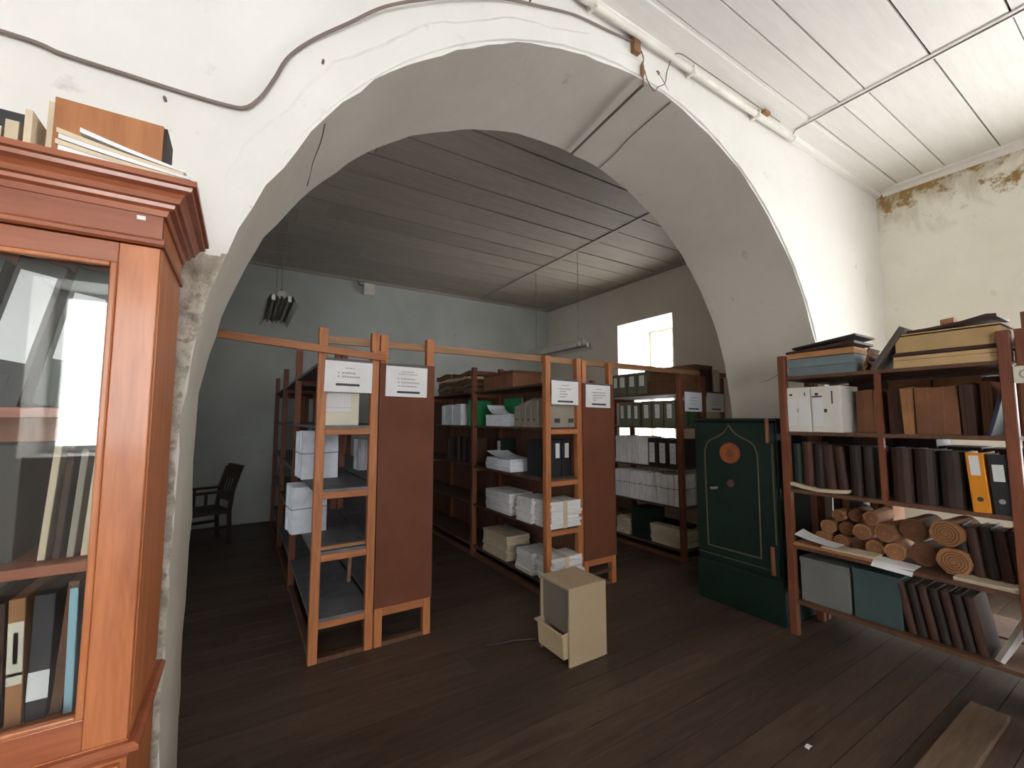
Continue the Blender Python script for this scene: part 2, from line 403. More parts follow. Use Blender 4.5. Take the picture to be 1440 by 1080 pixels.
# ------------------------------------------------------------------ setting: outer walls with window openings
def holed_wall(name, axis, at, thick, a0, a1, openings, mat, splay=.10):
    """wall on plane axis=at, thickness away from the room; openings (a0,a1,z0,z1) with splayed reveals"""
    sgn = 1 if thick > 0 else -1
    m = MB()
    def P(a, z, d): return (at + d, a, z) if axis == 'x' else (a, at + d, z)
    ops = sorted(openings); zs0, zs1 = -.03, HC + .02
    def quad(a, b, c, d): m.add([a, b, c, d], [(0, 1, 2, 3)], mat)
    cur = a0
    for (b0, b1, z0, z1) in ops:
        for d, e in ((0, 0), (thick, splay)):
            quad(P(cur - (0 if cur == a0 else e), zs0, d), P(b0 + e, zs0, d), P(b0 + e, zs1, d), P(cur - (0 if cur == a0 else e), zs1, d))
            quad(P(b0 + e, zs0, d), P(b1 - e, zs0, d), P(b1 - e, z0 + e * .3, d), P(b0 + e, z0 + e * .3, d))
            quad(P(b0 + e, z1 - e * .6, d), P(b1 - e, z1 - e * .6, d), P(b1 - e, zs1, d), P(b0 + e, zs1, d))
        i = [(b0, z0), (b1, z0), (b1, z1), (b0, z1)]
        o = [(b0 + splay, z0 + splay * .3), (b1 - splay, z0 + splay * .3), (b1 - splay, z1 - splay * .6), (b0 + splay, z1 - splay * .6)]
        for k in range(4):
            n = (k + 1) % 4; quad(P(*i[k], 0), P(*i[n], 0), P(*o[n], thick), P(*o[k], thick))
        cur = b1
    for d, e in ((0, 0), (thick, splay if ops else 0)):
        quad(P(cur - e, zs0, d), P(a1, zs0, d), P(a1, zs1, d), P(cur - e, zs1, d))
    return struct(m.build(name))
TH = .85
wr = holed_wall('wall_right', 'x', XR, .62, YR, 1.76, [WIN_R_FRONT], W_RIGHT)
wrb = holed_wall('wall_right_back', 'x', XR, TH, 1.76, YF, [WIN_R_BACK], W_BACK_R)
holed_wall('wall_front', 'y', YR, -.42, XL, XR, WIN_REAR, W_FRONT)
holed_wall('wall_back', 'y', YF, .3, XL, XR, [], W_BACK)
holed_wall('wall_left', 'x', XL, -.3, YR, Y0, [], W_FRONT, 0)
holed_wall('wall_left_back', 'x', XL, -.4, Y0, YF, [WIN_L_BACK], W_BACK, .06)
def window(name, axis, at, b0, b1, z0, z1, nx, nz):
    """casement: frame, glazing bars and one pane per light"""
    def bx(m, a, b, c, d, t): 
        if axis == 'x': m.box(at - t, at + t, a, b, c, d, WINWHITE)
        else: m.box(a, b, at - t, at + t, c, d, WINWHITE)
    m = MB(); f = .055
    bx(m, b0, b0 + f, z0, z1, .03); bx(m, b1 - f, b1, z0, z1, .03); bx(m, b0 + f, b1 - f, z0, z0 + f, .03); bx(m, b0 + f, b1 - f, z1 - f, z1, .03)
    w = struct(m.build(name)); a0, a1, c0, c1 = b0 + f, b1 - f, z0 + f, z1 - f
    for i in range(1, nx):
        q = MB(); a = a0 + (a1 - a0) * i / nx; bx(q, a - .025, a + .025, c0, c1, .024); q.build('mullion', w)
    for j in range(1, nz):
        q = MB(); c = c0 + (c1 - c0) * j / nz; bx(q, a0, a1, c - .018, c + .018, .02); q.build('glazing_bar', w)
    for i in range(nx):
        for j in range(nz):
            p0, p1 = a0 + (a1 - a0) * i / nx, a0 + (a1 - a0) * (i + 1) / nx; r0, r1 = c0 + (c1 - c0) * j / nz, c0 + (c1 - c0) * (j + 1) / nz
            q = MB()
            if axis == 'x': q.add([(at, p0, r0), (at, p1, r0), (at, p1, r1), (at, p0, r1)], [(0, 1, 2, 3)], PANE)
            else: q.add([(p0, at, r0), (p1, at, r0), (p1, at, r1), (p0, at, r1)], [(0, 1, 2, 3)], PANE)
            q.build('pane', w)
e = .10
window('window_1', 'x', XR + TH - .06, WIN_R_BACK[0] + e, WIN_R_BACK[1] - e, WIN_R_BACK[2] + .03, WIN_R_BACK[3] - .06, 2, 2)
window('window_2', 'x', XR + .56, WIN_R_FRONT[0] + e, WIN_R_FRONT[1] - e, WIN_R_FRONT[2] + .03, WIN_R_FRONT[3] - .06, 2, 3)
window('window_4', 'x', XL - .34, WIN_L_BACK[0] + .06, WIN_L_BACK[1] - .06, WIN_L_BACK[2] + .02, WIN_L_BACK[3] - .036, 2, 2)
for i, w in enumerate(WIN_REAR):
    window('window_%d' % (3 + i), 'y', YR - .36, w[0] + e, w[1] - e, w[2] + .03, w[3] - .06, 2, 1)
# ground outside
# ------------------------------------------------------------------ racks
def post(root, x, y, z0, z1, mat, sx=.055, sy=.055):
    return B('post', x - sx / 2, x + sx / 2, y - sy / 2, y + sy / 2, z0, z1, mat, root, bevel=.004)
BAY = [0, 1.43, 2.86, 4.29]
def rack(label, x0, w, zs, ztop, first, shelf_mat, end, inner=PINE_R, y0=3.1, back=False, n_bays=3):
    """one half of a double wooden rack; front end at y0, running away in +Y"""
    root = thing('shelf_rack', label, 'rack', (x0, y0, 0))
    ys = BAY[:n_bays + 1]; L = ys[-1]
    for i, y in enumerate(ys):
        mt = first if i == 0 else inner
        for x in (.03, w - .03):
            if end == 'panel' and i == 0: post(root, x, y + .03, .0, ztop, mt)
            else: post(root, x, y + .03, 0, ztop + (.04 if i == 1 else 0), mt)
    for z in zs:
        B('shelf', .012, w - .012, .012, L + .05, z - .022, z, shelf_mat, root, bevel=.002)
    if end == 'ladder':
        for z in zs[:-1]:
            B('rail', .058, w - .058, .003, .03, z - .062, z - .020, PINE_H if first is PINE else first, root, bevel=.003)
        B('rail', .058, w - .058, .003, .03, zs[-1] - .035, zs[-1] - .002, DARKP, root)
    elif end == 'panel':
        B('end_panel', .0, w, -.006, .002, .26, zs[-1] + .015, PANEL, root)
        B('rail', .058, w - .058, .003, .03, .20, .258, PINE_H, root, bevel=.003)
    for y in ys[1:]:
        for z in (zs[0], zs[2], zs[-1]):
            B('cross_rail', .058, w - .058, y + .012, y + .048, z - .068, z - .023, inner, root)
    if back:
        B('back_board', w - .012, w - .004, .06, L, zs[0], zs[-1] - .03, DARKP, root)
    B('runner', .012, .05, .06, L, .002, .045, DARKP, root)
    B('runner', .06, w - .06, .004, .05, .002, .03, DARKP, root)
    return root
Z1 = [.27, .69, 1.09, 1.51, 1.94]; Z2 = [.13, .59, 1.02, 1.48, 1.88]; Z3 = [.12, .58, 1.01, 1.47, 1.86]
rack('left rack half with open ladder end and dusty grey shelves', .415, .405, Z1, 2.17, PINE, SHELF, 'ladder')
rack('left rack half closed by a tall brown end panel', .822, .41, Z1, 2.16, PINE, SHELF, 'panel')
rack('middle rack half with open ladder end facing the beige pedestal', 2.285, .42, Z2, 2.125, PINE, SHELF_B, 'ladder', back=True)
rack('middle rack half closed by a brown end panel beside the pedestal', 2.71, .405, Z2, 2.11, PINE, SHELF_B, 'panel')
rack('right rack half facing left, loaded with binders near the high window', 4.135, .42, Z3, 2.055, PINE_R, SHELF_B, 'none')
rack('right rack half behind the green safe, below the grey wall', 4.56, .43, Z3, 2.055, PINE_R, SHELF_B, 'none')
# battens tying the racks together
tag(B('tie_batten', .44, 5.14, 3.168, 3.19, 2.075, 2.128, PINE_B), 'long weathered batten nailed across the tops of all three racks', 'batten')
t = tag(MB().box(-1.35, 1.03, -.012, .012, -.024, .024, PINE_H).build('brace_batten', loc=(-.17, 3.075, 2.06), rot=(0, R(4.0), 0), bevel=.002), 'sloping pine batten running from the left jamb to the left rack', 'batten')
tag(B('joining_block', .765, .875, 3.074, 3.098, 1.985, 2.035, PINE, bevel=.003), 'short pine block joining the two middle posts of the left rack', 'block')
# signs
def sign(x0, x1, z0, z1, label, lines, bar, y=3.085, mat=PAPER, strip=True, tilt=0):
    w, h = x1 - x0, z1 - z0
    t = thing('paper_sign', label, 'sign', ((x0 + x1) / 2, y, (z0 + z1) / 2), group=None, rot=(0, R(tilt), 0))
    MB().box(-w / 2, w / 2, -.001, .001, -h / 2, h / 2, mat).build('sheet', t)
    if strip: MB().box(-w / 2, w / 2, .0, .004, h / 2, h / 2 + .018, STRING).build('hanging_strip', t)
    m = MB(); rr = random.Random(int(x0 * 1000))
    for (u, v, l, s) in lines:
        # the blurred words of the sheet: short runs of small strokes
        x = -w / 2 + u * w
        while x < -w / 2 + (u + l) * w:
            q = rr.uniform(.007, .013); hh = s * rr.uniform(.7, 1.0)
            m.box(x, x + q * .62, -.0016, -.0008, h / 2 - v * h - hh / 2, h / 2 - v * h + hh / 2, GREYINK); x += q
    if lines: o = m.build('lettering', t); o['kind'] = 'stuff'
    u, v, l = bar
    MB().box(-w / 2 + u * w, -w / 2 + (u + l) * w, -.0018, -.0008, h / 2 - v * h - .008, h / 2 - v * h + .008, INK).build('black_bar', t)
    return t
sign(.455, .765, 1.735, 1.945, 'white paper sign with two bullet lines on the left rack ladder end', [(.42, .22, .18, .008), (.27, .38, .03, .012), (.35, .38, .27, .014), (.27, .5, .03, .012), (.35, .5, .37, .014)], (.23, .76, .5), tilt=.8)
sign(.862, 1.172, 1.715, 1.935, 'white paper sign with three bullet lines on the left brown end panel', [(.37, .17, .28, .008), (.3, .25, .42, .008), (.28, .41, .03, .011), (.36, .41, .33, .012), (.28, .53, .03, .011), (.36, .53, .43, .012), (.28, .65, .03, .011), (.36, .65, .38, .012)], (.27, .85, .55), y=3.09, tilt=.8)
sign(2.338, 2.648, 1.685, 1.9, 'white paper sign on the ladder end of the middle rack', [(.35, .19, .3, .009), (.22, .34, .03, .011), (.3, .34, .42, .012), (.3, .45, .22, .012), (.3, .56, .28, .012), (.3, .67, .22, .012)], (.22, .87, .58), tilt=.8)
sign(2.745, 3.06, 1.665, 1.88, 'white paper sign on the brown end panel of the middle rack', [(.42, .18, .2, .009), (.22, .34, .03, .011), (.28, .34, .5, .012), (.28, .46, .5, .012), (.28, .57, .36, .012), (.28, .68, .14, .012)], (.24, .86, .58), y=3.09, tilt=.8)
sign(4.2, 4.51, 1.64, 1.86, 'bluish paper sign left of two on the right rack end', [(.3, .3, .4, .008), (.3, .45, .4, .008), (.3, .6, .3, .008)], (.2, .86, .6), mat=PAPER_BLUELIT, tilt=.8)
sign(4.61, 4.94, 1.64, 1.86, 'grey-white paper sign right of two on the right rack end', [(.3, .3, .4, .008), (.3, .45, .4, .008), (.3, .6, .3, .008)], (.25, .86, .55), tilt=.8)

# ------------------------------------------------------------------ papers, binders, books
FX = -math.pi / 2      # turns a thing's front from -Y to -X
def ragged(sx, sy, sz, n, jit, mat, axis='z', seed=0, sag=0):
    """a pile of sheaves as one ragged solid, layered along axis"""
    rr = random.Random(seed + 11); rings = []
    if mat.name in ('white_paper', 'bluelit_paper', 'aged_paper'):
        if (mat, axis) not in EDGES:
            c = {'white_paper': (.80, .79, .80, 1), 'bluelit_paper': (.84, .88, .97, 1), 'aged_paper': S((205, 190, 165))}[mat.name]  # second entry: white paper with the bluish light put into its colour
            EDGES[(mat, axis)] = paper_edges(mat.name + '_edges_' + axis, c, axis)
        mat = EDGES[(mat, axis)]
    for i in range(n):
        a, b = rr.uniform(-jit, jit), rr.uniform(-jit, jit); ex, ey = rr.uniform(-jit, jit) * .6, rr.uniform(-jit, jit) * .6
        for q in (0.0, .86):
            h = (i + q) / n
            x0, x1, y0, y1 = -sx / 2 + a - ex, sx / 2 + a + ex, -sy / 2 + b - ey, sy / 2 + b + ey
            if q: x0 += .001; x1 -= .001
            if axis == 'z': rings.append([(x0, y0, h * sz), (x1, y0, h * sz), (x1, y1, h * sz), (x0, y1, h * sz)])
            else:
                # layered along local X (upright sheaves)
                X = -sx / 2 + h * sx; z1 = sz + a; z0 = 0
                rings.append([(X, -sy / 2 + b, z0), (X, sy / 2 + b, z0), (X, sy / 2 + b, z1), (X, -sy / 2 + b, z1)])
    return MB().loops(rings, mat)
def pile(label, loc, size, n=8, jit=.006, mat=PAPER, rz=0, group='paper stacks on the racks', cat='paper stack', name='paper_stack', seed=0, tied=None, axis='z', top=None):
    t = thing(name, label, cat, loc, rz, group)
    sx, sy, sz = size
    ragged(sx, sy, sz, n, jit, mat, axis, seed).build('sheets', t)
    if tied:
        g = .004 + jit; m = MB()
        if tied == 'band':     # a string lying round the bundle's middle
            z = sz * .55
            m.tube([(-sx / 2 - g, -sy / 2 - g, z), (sx / 2 + g, -sy / 2 - g, z - .005), (sx / 2 + g, sy / 2 + g, z), (-sx / 2 - g, sy / 2 + g, z + .003), (-sx / 2 - g, -sy / 2 - g, z)], .0028, STRING, 6)
        else:                  # a strap over the top of the pile
            m.box(-sx * .12, sx * .02, -sy / 2 - g, -sy / 2 - g + .002, 0, sz + .004, PAPER_Y); m.box(-sx * .12, sx * .02, -sy / 2 - g, sy / 2 + g, sz + .001, sz + .004, PAPER_Y)
        m.build('string' if tied == 'band' else 'strap', t)
    if top:                    # a curled top sheet
        m = MB(); N = 8; v = []
        for i in range(N + 1):
            u = i / N; v += [(-sx / 2 + u * sx, -sy / 2, sz + .004 + top * (1 - u) ** 3), (-sx / 2 + u * sx, sy / 2, sz + .004 + top * (1 - u) ** 3)]
        m.add(v, [(2 * i, 2 * i + 2, 2 * i + 3, 2 * i + 1) for i in range(N)], mat); m.build('curled_sheet', t, smooth=True)
    return t
def binder(label, loc, w, h, d, mat, lab=(.2, .45, .8, .92), labmat=LABEL, hole=False, rz=FX, group=None, lean=0, cat='binder', name='ring_binder', marks=0):
    """front (spine) faces local -Y; lab = rectangle on the spine in fractions"""
    t = thing(name, label, cat, loc, 0, group, rot=(R(lean) if 0 else 0, R(lean), rz))
    m = MB(); s = .004
    m.prism([(-w / 2, -d / 2 + s), (-w / 2 + s, -d / 2), (w / 2 - s, -d / 2), (w / 2, -d / 2 + s), (w / 2, d / 2), (w / 2 - .003, d / 2), (w / 2 - .003, -d / 2 + .012), (-w / 2 + .003, -d / 2 + .012), (-w / 2 + .003, d / 2), (-w / 2, d / 2)], 'z', 0, h, mat)
    m.build('cover', t)
    MB().box(-w / 2 + .005, w / 2 - .005, -d / 2 + .015, d / 2 - .008, .006, h - .012, PAPER_Y).build('papers', t)
    if lab:
        x0, z0, x1, z1 = lab
        l = MB().box(-w / 2 + x0 * w, -w / 2 + x1 * w, -d / 2 - .0012, -d / 2, z0 * h, z1 * h, labmat).build('spine_label', t)
        if marks:
            m = MB(); rr = random.Random(int(loc[1] * 977))
            for k in range(marks):
                zz = (z1 - (k + .7) * (z1 - z0) / (marks + .6)) * h
                m.box(-w / 2 + (x0 + .1) * w, -w / 2 + (x1 - .12 - .2 * rr.random()) * w, -d / 2 - .0018, -d / 2 - .001, zz - .003, zz + .003, GREYINK)
            m.build('lettering', l)
    if hole:
        m = MB(); r = min(.013, w * .22)
        m.cyl((0, -d / 2 - .0016, h * .22), (0, -d / 2 + .001, h * .22), r, METAL if hole == 'ring' else INK, 14)
        m.build('finger_hole', t)
    return t
def book(label, loc, w, h, d, mat, rz=FX, lean=0, group=None, cat='book', name='bound_volume', bands=True, lab=None):
    """hard-bound volume, rounded spine to local -Y"""
    t = thing(name, label, cat, loc, 0, group, rot=(0, R(lean), rz))
    m = MB(); k = 5; sp = [(-w / 2 * math.cos(math.pi * i / k), -d / 2 - .3 * w * math.sin(math.pi * i / k) + .0) for i in range(k + 1)]
    m.prism(sp + [(w / 2, d / 2), (w / 2 - .004, d / 2), (w / 2 - .004, -d / 2 + .006), (-w / 2 + .004, -d / 2 + .006), (-w / 2 + .004, d / 2), (-w / 2, d / 2)], 'z', 0, h, mat); m.build('cover', t)
    MB().box(-w / 2 + .0045, w / 2 - .0045, -d / 2 + .008, d / 2 - .006, .006, h - .006, PAPER_Y).build('pages', t)
    if bands:
        for f in (.12, .85):
            m = MB(); m.prism([(x * 1.01, y - .0012) for x, y in sp] + [(w / 2 * .98, -d / 2 + .004), (-w / 2 * .98, -d / 2 + .004)], 'z', h * f, h * f + .006, mat); m.build('spine_band', t)
    if lab: MB().box(-w * .36, w * .36, -d / 2 - .3 * w - .0012, -d / 2 - .3 * w + .004, h * lab[0], h * lab[1], LABEL).build('spine_label', t)
    return t
def ordn(i): return ['first', 'second', 'third', 'fourth', 'fifth', 'sixth', 'seventh', 'eighth', 'ninth', 'tenth', 'eleventh', 'twelfth', 'thirteenth', 'fourteenth'][i]

# ---- left rack
t = thing('document_box', 'cream document box with printed grid label on top shelf of left rack', 'box', (.585, 3.30, Z1[3]))
MB().box(-.115, .115, -.13, .15, 0, .30, CREAM).build('body', t, bevel=.002)
m = MB()
m.box(-.108, .06, -.1316, -.1302, .09, .28, LABEL); lb = m.build('grid_label', t)
m = MB()
for k in range(13): m.box(-.108 + k * .0137, -.1072 + k * .0137, -.1322, -.1314, .09, .28, GREYINK)
for z in (.09, .122, .28): m.box(-.108, .06, -.1322, -.1314, z - .001, z + .001, GREYINK)
m.build('grid_lines', lb)
pile('tied upright paper bundle on second highest shelf of left rack', (.532, 3.875, Z1[2]), (.33, .262, .365), 13, .007, PAPER_BLUELIT, R(-86), 'tied paper bundles on the left rack', 'paper bundle', 'paper_bundle', 3, 'band', 'x')
pile('tied upright paper bundle on lower shelf of left rack beside its post', (.462, 3.84, Z1[1]), (.31, .245, .345), 13, .009, PAPER_BLUELIT, R(-85), 'tied paper bundles on the left rack', 'paper bundle', 'paper_bundle', 8, 'band', 'x')
pile('narrow upright paper bundle deep inside the left rack', (.96, 4.2, Z1[2]), (.09, .2, .275), 5, .004, PAPER_BLUELIT, 0, 'tied paper bundles on the left rack', 'paper bundle', 'paper_bundle', 12, None, 'x')
tag(MB().box(-.17, .17, -.018, .018, 0, .022, PINE_B).build('loose_batten', loc=(.62, 3.16, Z1[1] + .002), rot=(0, 0, R(1)), bevel=.002), 'loose pale batten lying on lower shelf of left rack', 'batten')
tag(MB().box(-.012, .012, -.012, .012, 0, .38, PINE_B).build('loose_stick', loc=(.775, 3.7, Z1[0] + .001), rot=(0, R(2), 0)), 'thin pale stick standing on bottom shelf of left rack', 'stick')

# ---- middle rack, left-hand face
xf = 2.30
for i, (y, w, h, mt, s) in enumerate([(5.45, .48, .27, KRAFT_D, 1), (4.93, .5, .24, KRAFT_D, 2)]):
    t = thing('folder_heap', ['heap of sagging brown folders on top of the middle rack, farther one', 'heap of sagging brown folders on middle rack top against its post'][i], 'folder heap', (xf + .2, y, Z2[4]), 0, 'brown folder heaps on the middle rack')
    rr = random.Random(s); z = 0
    for k in range(5):
        th = h / 5 * rr.uniform(.8, 1.2); N = 7; v = []; dx = rr.uniform(-.02, .02); ph = rr.uniform(0, 6)
        rings = []
        for q in range(N + 1):
            u = q / N - .5; zz = z + .012 * math.sin(6 * u + ph) + .012
            rings.append([(-.18 + dx, u * w, zz), (.18 + dx, u * w, zz), (.18 + dx, u * w, zz + th), (-.18 + dx, u * w, zz + th)])
        MB().loops(rings, [KRAFT_D, OLIVE, KRAFT_D, PAPER_Y, KRAFT_D][k]).build('folder', t); z += th * .97
def carton(label, loc, sx, sy, sz, mat, rz=0, lid=None, labmat=None, group=None, cat='box', name='carton', hole=False):
    t = thing(name, label, cat, loc, rz, group)
    MB().box(-sx / 2, sx / 2, -sy / 2, sy / 2, 0, sz, mat).build('body', t, bevel=.003)
    if lid: MB().box(-sx / 2 - .004, sx / 2 + .004, -sy / 2 - .004, sy / 2 + .004, sz - lid, sz + .003, mat).build('lid', t, bevel=.002)
    if labmat: MB().box(-sx / 2 - .0055, -sx / 2 - .0045 if lid else -sx / 2, -sy * .25, sy * .25, sz * .2, sz * .62, labmat).build('paper_label', t)
    if hole:
        m = MB()
        for c in hole: m.box(c - .036, c + .036, -sy / 2 - .0015, -sy / 2 + .0005, .035, .085, GREYC); m.box(c - .031, c + .031, -sy / 2 - .0025, -sy / 2 - .001, .04, .08, INK)
        m.build('hand_hole', t)
    return t
carton('large brown carton on top of the middle rack right of its post', (xf + .2, 4.02, Z2[4]), .36, .62, .17, KRAFT_D, lid=.03)
carton('small brown carton leaning on the large one, middle rack top', (xf + .07, 3.80, Z2[4]), .09, .12, .13, KRAFT, group=None)
carton('tiny kraft carton alone near front of middle rack top', (xf + .22, 3.33, Z2[4]), .12, .14, .05, KRAFT)
z = Z2[3]
pile('upright printed paper bundle on upper shelf of middle rack, far bay', (xf + .16, 5.22, z), (.62, .28, .26), 7, .006, PAPER_BLUELIT, FX, 'paper stacks on the racks', 'paper bundle', 'paper_bundle', 21, None, 'x')
book('dark green folder leaning on the post, far bay of middle rack', (xf + .15, 4.68, z), .05, .3, .28, GREEN, lean=4, cat='folder', name='folder', bands=False)
t = thing('green_folder', 'bright green folder standing behind the paper ream on middle rack', 'folder', (xf + .33, 4.22, z + .002))
MB().box(-.008, .006, -.19, .17, 0, .31, GREEN).build('cover', t); MB().box(.007, .012, -.21, .15, .005, .31, PAPER_Y).build('papers', t)
pile('ream of white paper with a curled top sheet on middle rack upper shelf', (xf + .16, 4.02, z), (.52, .27, .125), 9, .004, PAPER_BLUELIT, FX, seed=5)
tag(MB().loops([[(-.1, y, .0 + .10 * u ** 3), (.12, y, .0 + .10 * u ** 3), (.12, y, .004 + .10 * u ** 3), (-.1, y, .004 + .10 * u ** 3)] for u, y in [(k / 8, .02 + k * .03) for k in range(9)]], PAPER_BLUELIT).build('curled_sheet', loc=(xf + .14, 4.03, z + .128), smooth=False), 'curled white sheet rising at far end of the paper ream', 'paper')
for i, (y, h) in enumerate([(3.63, .245), (3.53, .285), (3.43, .26), (3.335, .30)]):
    t = thing('magazine_file', ordn(i).capitalize() + ' grey magazine file from the ream on middle rack upper shelf', 'magazine file', (xf + .15, y, z), FX, 'grey magazine files on the middle rack')
    m = MB(); w, d = .088, .26
    m.prism([(-d / 2, 0), (d / 2, 0), (d / 2, h), (0.02, h), (-d / 2, h * .8)], 'x', -w / 2, w / 2, GREYC); m.build('body', t, bevel=.002)
    m = MB(); m.cyl((0, -d / 2 - .001, .07), (0, -d / 2 + .001, .07), .012, INK); m.build('finger_hole', t)
carton('grey storage box with two hand holes at front of middle rack', (xf + .205, 3.21, z), .34, .13, .26, GREYC, hole=(-.06, .10), name='storage_box')
z = Z2[2]
pile('low white paper stack on second shelf of middle rack beside its post', (xf + .15, 4.0, z), (.50, .27, .125), 7, .01, PAPER_BLUELIT, FX, seed=9, top=.06)
binder('dark green binder standing behind the low white stack, middle rack', (xf + .29, 4.28, z + .001), .09, .32, .2, DKGREEN, (.15, .3, .85, .9))
for i, (y, mt) in enumerate([(4.85, LEATHER), (5.02, LEATHER_D), (5.2, LEATHER), (5.5, LEATHER_D)]):
    book(ordn(i).capitalize() + ' dark bound volume from the post, far bay of middle rack second shelf', (xf + .22, y, z), .07, .3, .22, mt, group='dark volumes in the far bay')
for i, y in enumerate([3.62, 3.52, 3.42]):
    book(ordn(i).capitalize() + ' dark volume behind the storage box, middle rack second shelf', (xf + .27, y, z), .08, .33, .2, [LEATHER_D, DKGREEN, LEATHER][i], group='dark volumes behind the boxes')
for i, x in enumerate([2.415, 2.505, 2.595]):
    binder('black binder with long white spine label, ' + ['left', 'middle', 'right'][i] + ' of three inside middle rack end', (x, 3.62 - .0, z + .0), .08, .31, .28, BLACK, (.25, .3, .75, .85), rz=0, group='black binders inside the middle rack end') if 0 else None
for i, x in enumerate([2.40, 2.485, 2.57, 2.64]):
    pass
z = Z2[1]
pile('tall paper stack on third shelf of middle rack beside its post', (xf + .15, 4.0, z), (.50, .28, .215), 9, .006, PAPER, FX, seed=14)
pile('ragged paper stack just behind the front one, third shelf of middle rack', (xf + .14, 3.50, z), (.26, .26, .225), 12, .014, PAPER, FX, seed=15)
pile('strapped paper stack at the ladder end, third shelf of middle rack', (xf + .2, 3.215, z), (.34, .24, .235), 9, .006, PAPER, 0, seed=16, tied='strap')
z = Z2[0]
pile('greyish paper stack on bottom shelf of middle rack beside its post', (xf + .15, 4.06, z), (.50, .28, .245), 9, .008, PAPER_Y, FX, seed=17)
pile('ragged paper stack on bottom shelf of middle rack behind the pedestal', (xf + .14, 3.49, z), (.26, .28, .2), 9, .016, PAPER, FX, seed=18)
pile('uneven strapped paper stack at bottom of the middle rack ladder end', (xf + .2, 3.2, z), (.34, .22, .21), 7, .016, PAPER, 0, seed=19, tied='strap')
# binders seen through the ladder end, standing in the other half of the middle rack with spines to the aisle end
for i, x in enumerate([2.425, 2.53, 2.64]):
    binder(['left', 'middle', 'right'][i].capitalize() + ' of three black binders seen through the middle rack ladder end', (x, 3.39, Z2[2]), .1, .34, .28, BLACK, (.25, .5, .72, .9), rz=0, group='black binders inside the middle rack end')

# ---- right rack, left-hand face
xf = 4.15
z = Z3[4]
for i, y in enumerate([4.10, 3.98, 3.82, 3.66]):
    binder(ordn(i).capitalize() + ' grey box file from the left on top of the right rack', (xf + .16, y, z), .135 if i else .1, .27, .3, OLIVE, (.22, .38, .8, .86), group='grey box files on top of the right rack', cat='box file', name='box_file')
carton('long low brown carton on right rack top beside the grey box files', (xf + .18, 3.34, z), .34, .44, .15, KRAFT_D)
carton('large brown carton on top of the right rack under the window', (xf + .27, 3.42, z + .153), .36, .5, .15, KRAFT_D, lid=.02)
carton('wide brown carton behind the others on right rack top', (xf + .66, 3.5, z), .36, .5, .36, KRAFT_D)
carton('small dark brown carton at end of right rack top', (xf + .55, 3.2, z), .16, .16, .29, LEATHER)
carton('small white box at the far right end of right rack top', (xf + .72, 3.18, z), .12, .12, .29, PAPER_Y)
z = Z3[3]
for i, y in enumerate([3.985, 3.865, 3.755, 3.595, 3.43, 3.26]):
    binder(ordn(i).capitalize() + ' olive box file from the left on upper shelf of right rack', (xf + .15, y, z), .145 if i > 2 else .11, .30 if i != 2 else .29, .3, OLIVE, (.3, .32, .75, .86), group='olive box files on the right rack', cat='box file', name='box_file', marks=3)
z = Z3[2]
for i, y in enumerate([4.07, 3.98, 3.89, 3.80, 3.71, 3.63]):
    pile(ordn(i).capitalize() + ' upright white sheaf from the left beside the black binders', (xf + .14, y, z), (.082, .26, .33 + .006 * (i % 2)), 4, .004, PAPER, FX, 'white sheaves beside the black binders', 'paper sheaf', 'paper_sheaf', 30 + i, None, 'x')
for i, y in enumerate([3.51, 3.36, 3.215]):
    binder(ordn(i).capitalize() + ' black box file right of the white sheaves on right rack', (xf + .15, y, z), .135, .32, .3, BLACK, (.12, .12, .72, .84), group='black box files on the right rack', cat='box file', name='box_file', marks=3)
z = Z3[1]
for i in range(12):
    y = 4.10 - i * .083
    pile(ordn(i).capitalize() + ' tied white sheaf from the left on third shelf of right rack', (xf + .14, y, z), (.078, .26, .335 + .008 * ((i * 7) % 3)), 3, .004, PAPER, FX, 'tied sheaves on the third shelf of the right rack', 'paper sheaf', 'paper_sheaf', 50 + i, 'band', 'x')
z = Z3[0]
pile('pale ledgers stacked flat at left of bottom shelf of right rack', (xf + .16, 4.02, z), (.24, .28, .2), 4, .01, PAPER_Y, FX, seed=71, cat='ledger stack', name='ledger_stack')
carton('dark green upright box on bottom shelf of right rack', (xf + .16, 3.74, z), .3, .26, .36, DKGREEN)
pile('cream ledgers stacked flat on bottom shelf of right rack', (xf + .16, 3.36, z), (.44, .3, .22), 5, .012, PAPER_Y, FX, seed=72, cat='ledger stack', name='ledger_stack')
for i, y in enumerate([3.48, 3.36, 3.24]):
    tag(MB().box(-.05, .05, -.14, .14, 0, .045, LEATHER_D).build('bound_volume', loc=(xf + .16, y, z + .222), bevel=.004), ['left', 'middle', 'right'][i].capitalize() + ' dark red volume lying on the cream ledgers, right rack', 'book', 'dark red volumes on the cream ledgers')
# second half of the right rack, seen beside the safe
binder('green binder under the bluish sign on the right rack end', (4.42, 3.22, Z3[3]), .1, .3, .2, flat('mid_green', S((60, 86, 56)), .6), None, rz=0)
carton('stack of aged folders under the grey-white sign on right rack', (4.78, 3.28, Z3[3]), .3, .3, .17, PAPER_Y)
pile('pinkish upright papers on the third shelf beside the safe', (4.4, 3.26, Z3[1]), (.2, .2, .3), 4, .006, PAPER_Y, 0, seed=75, axis='x')

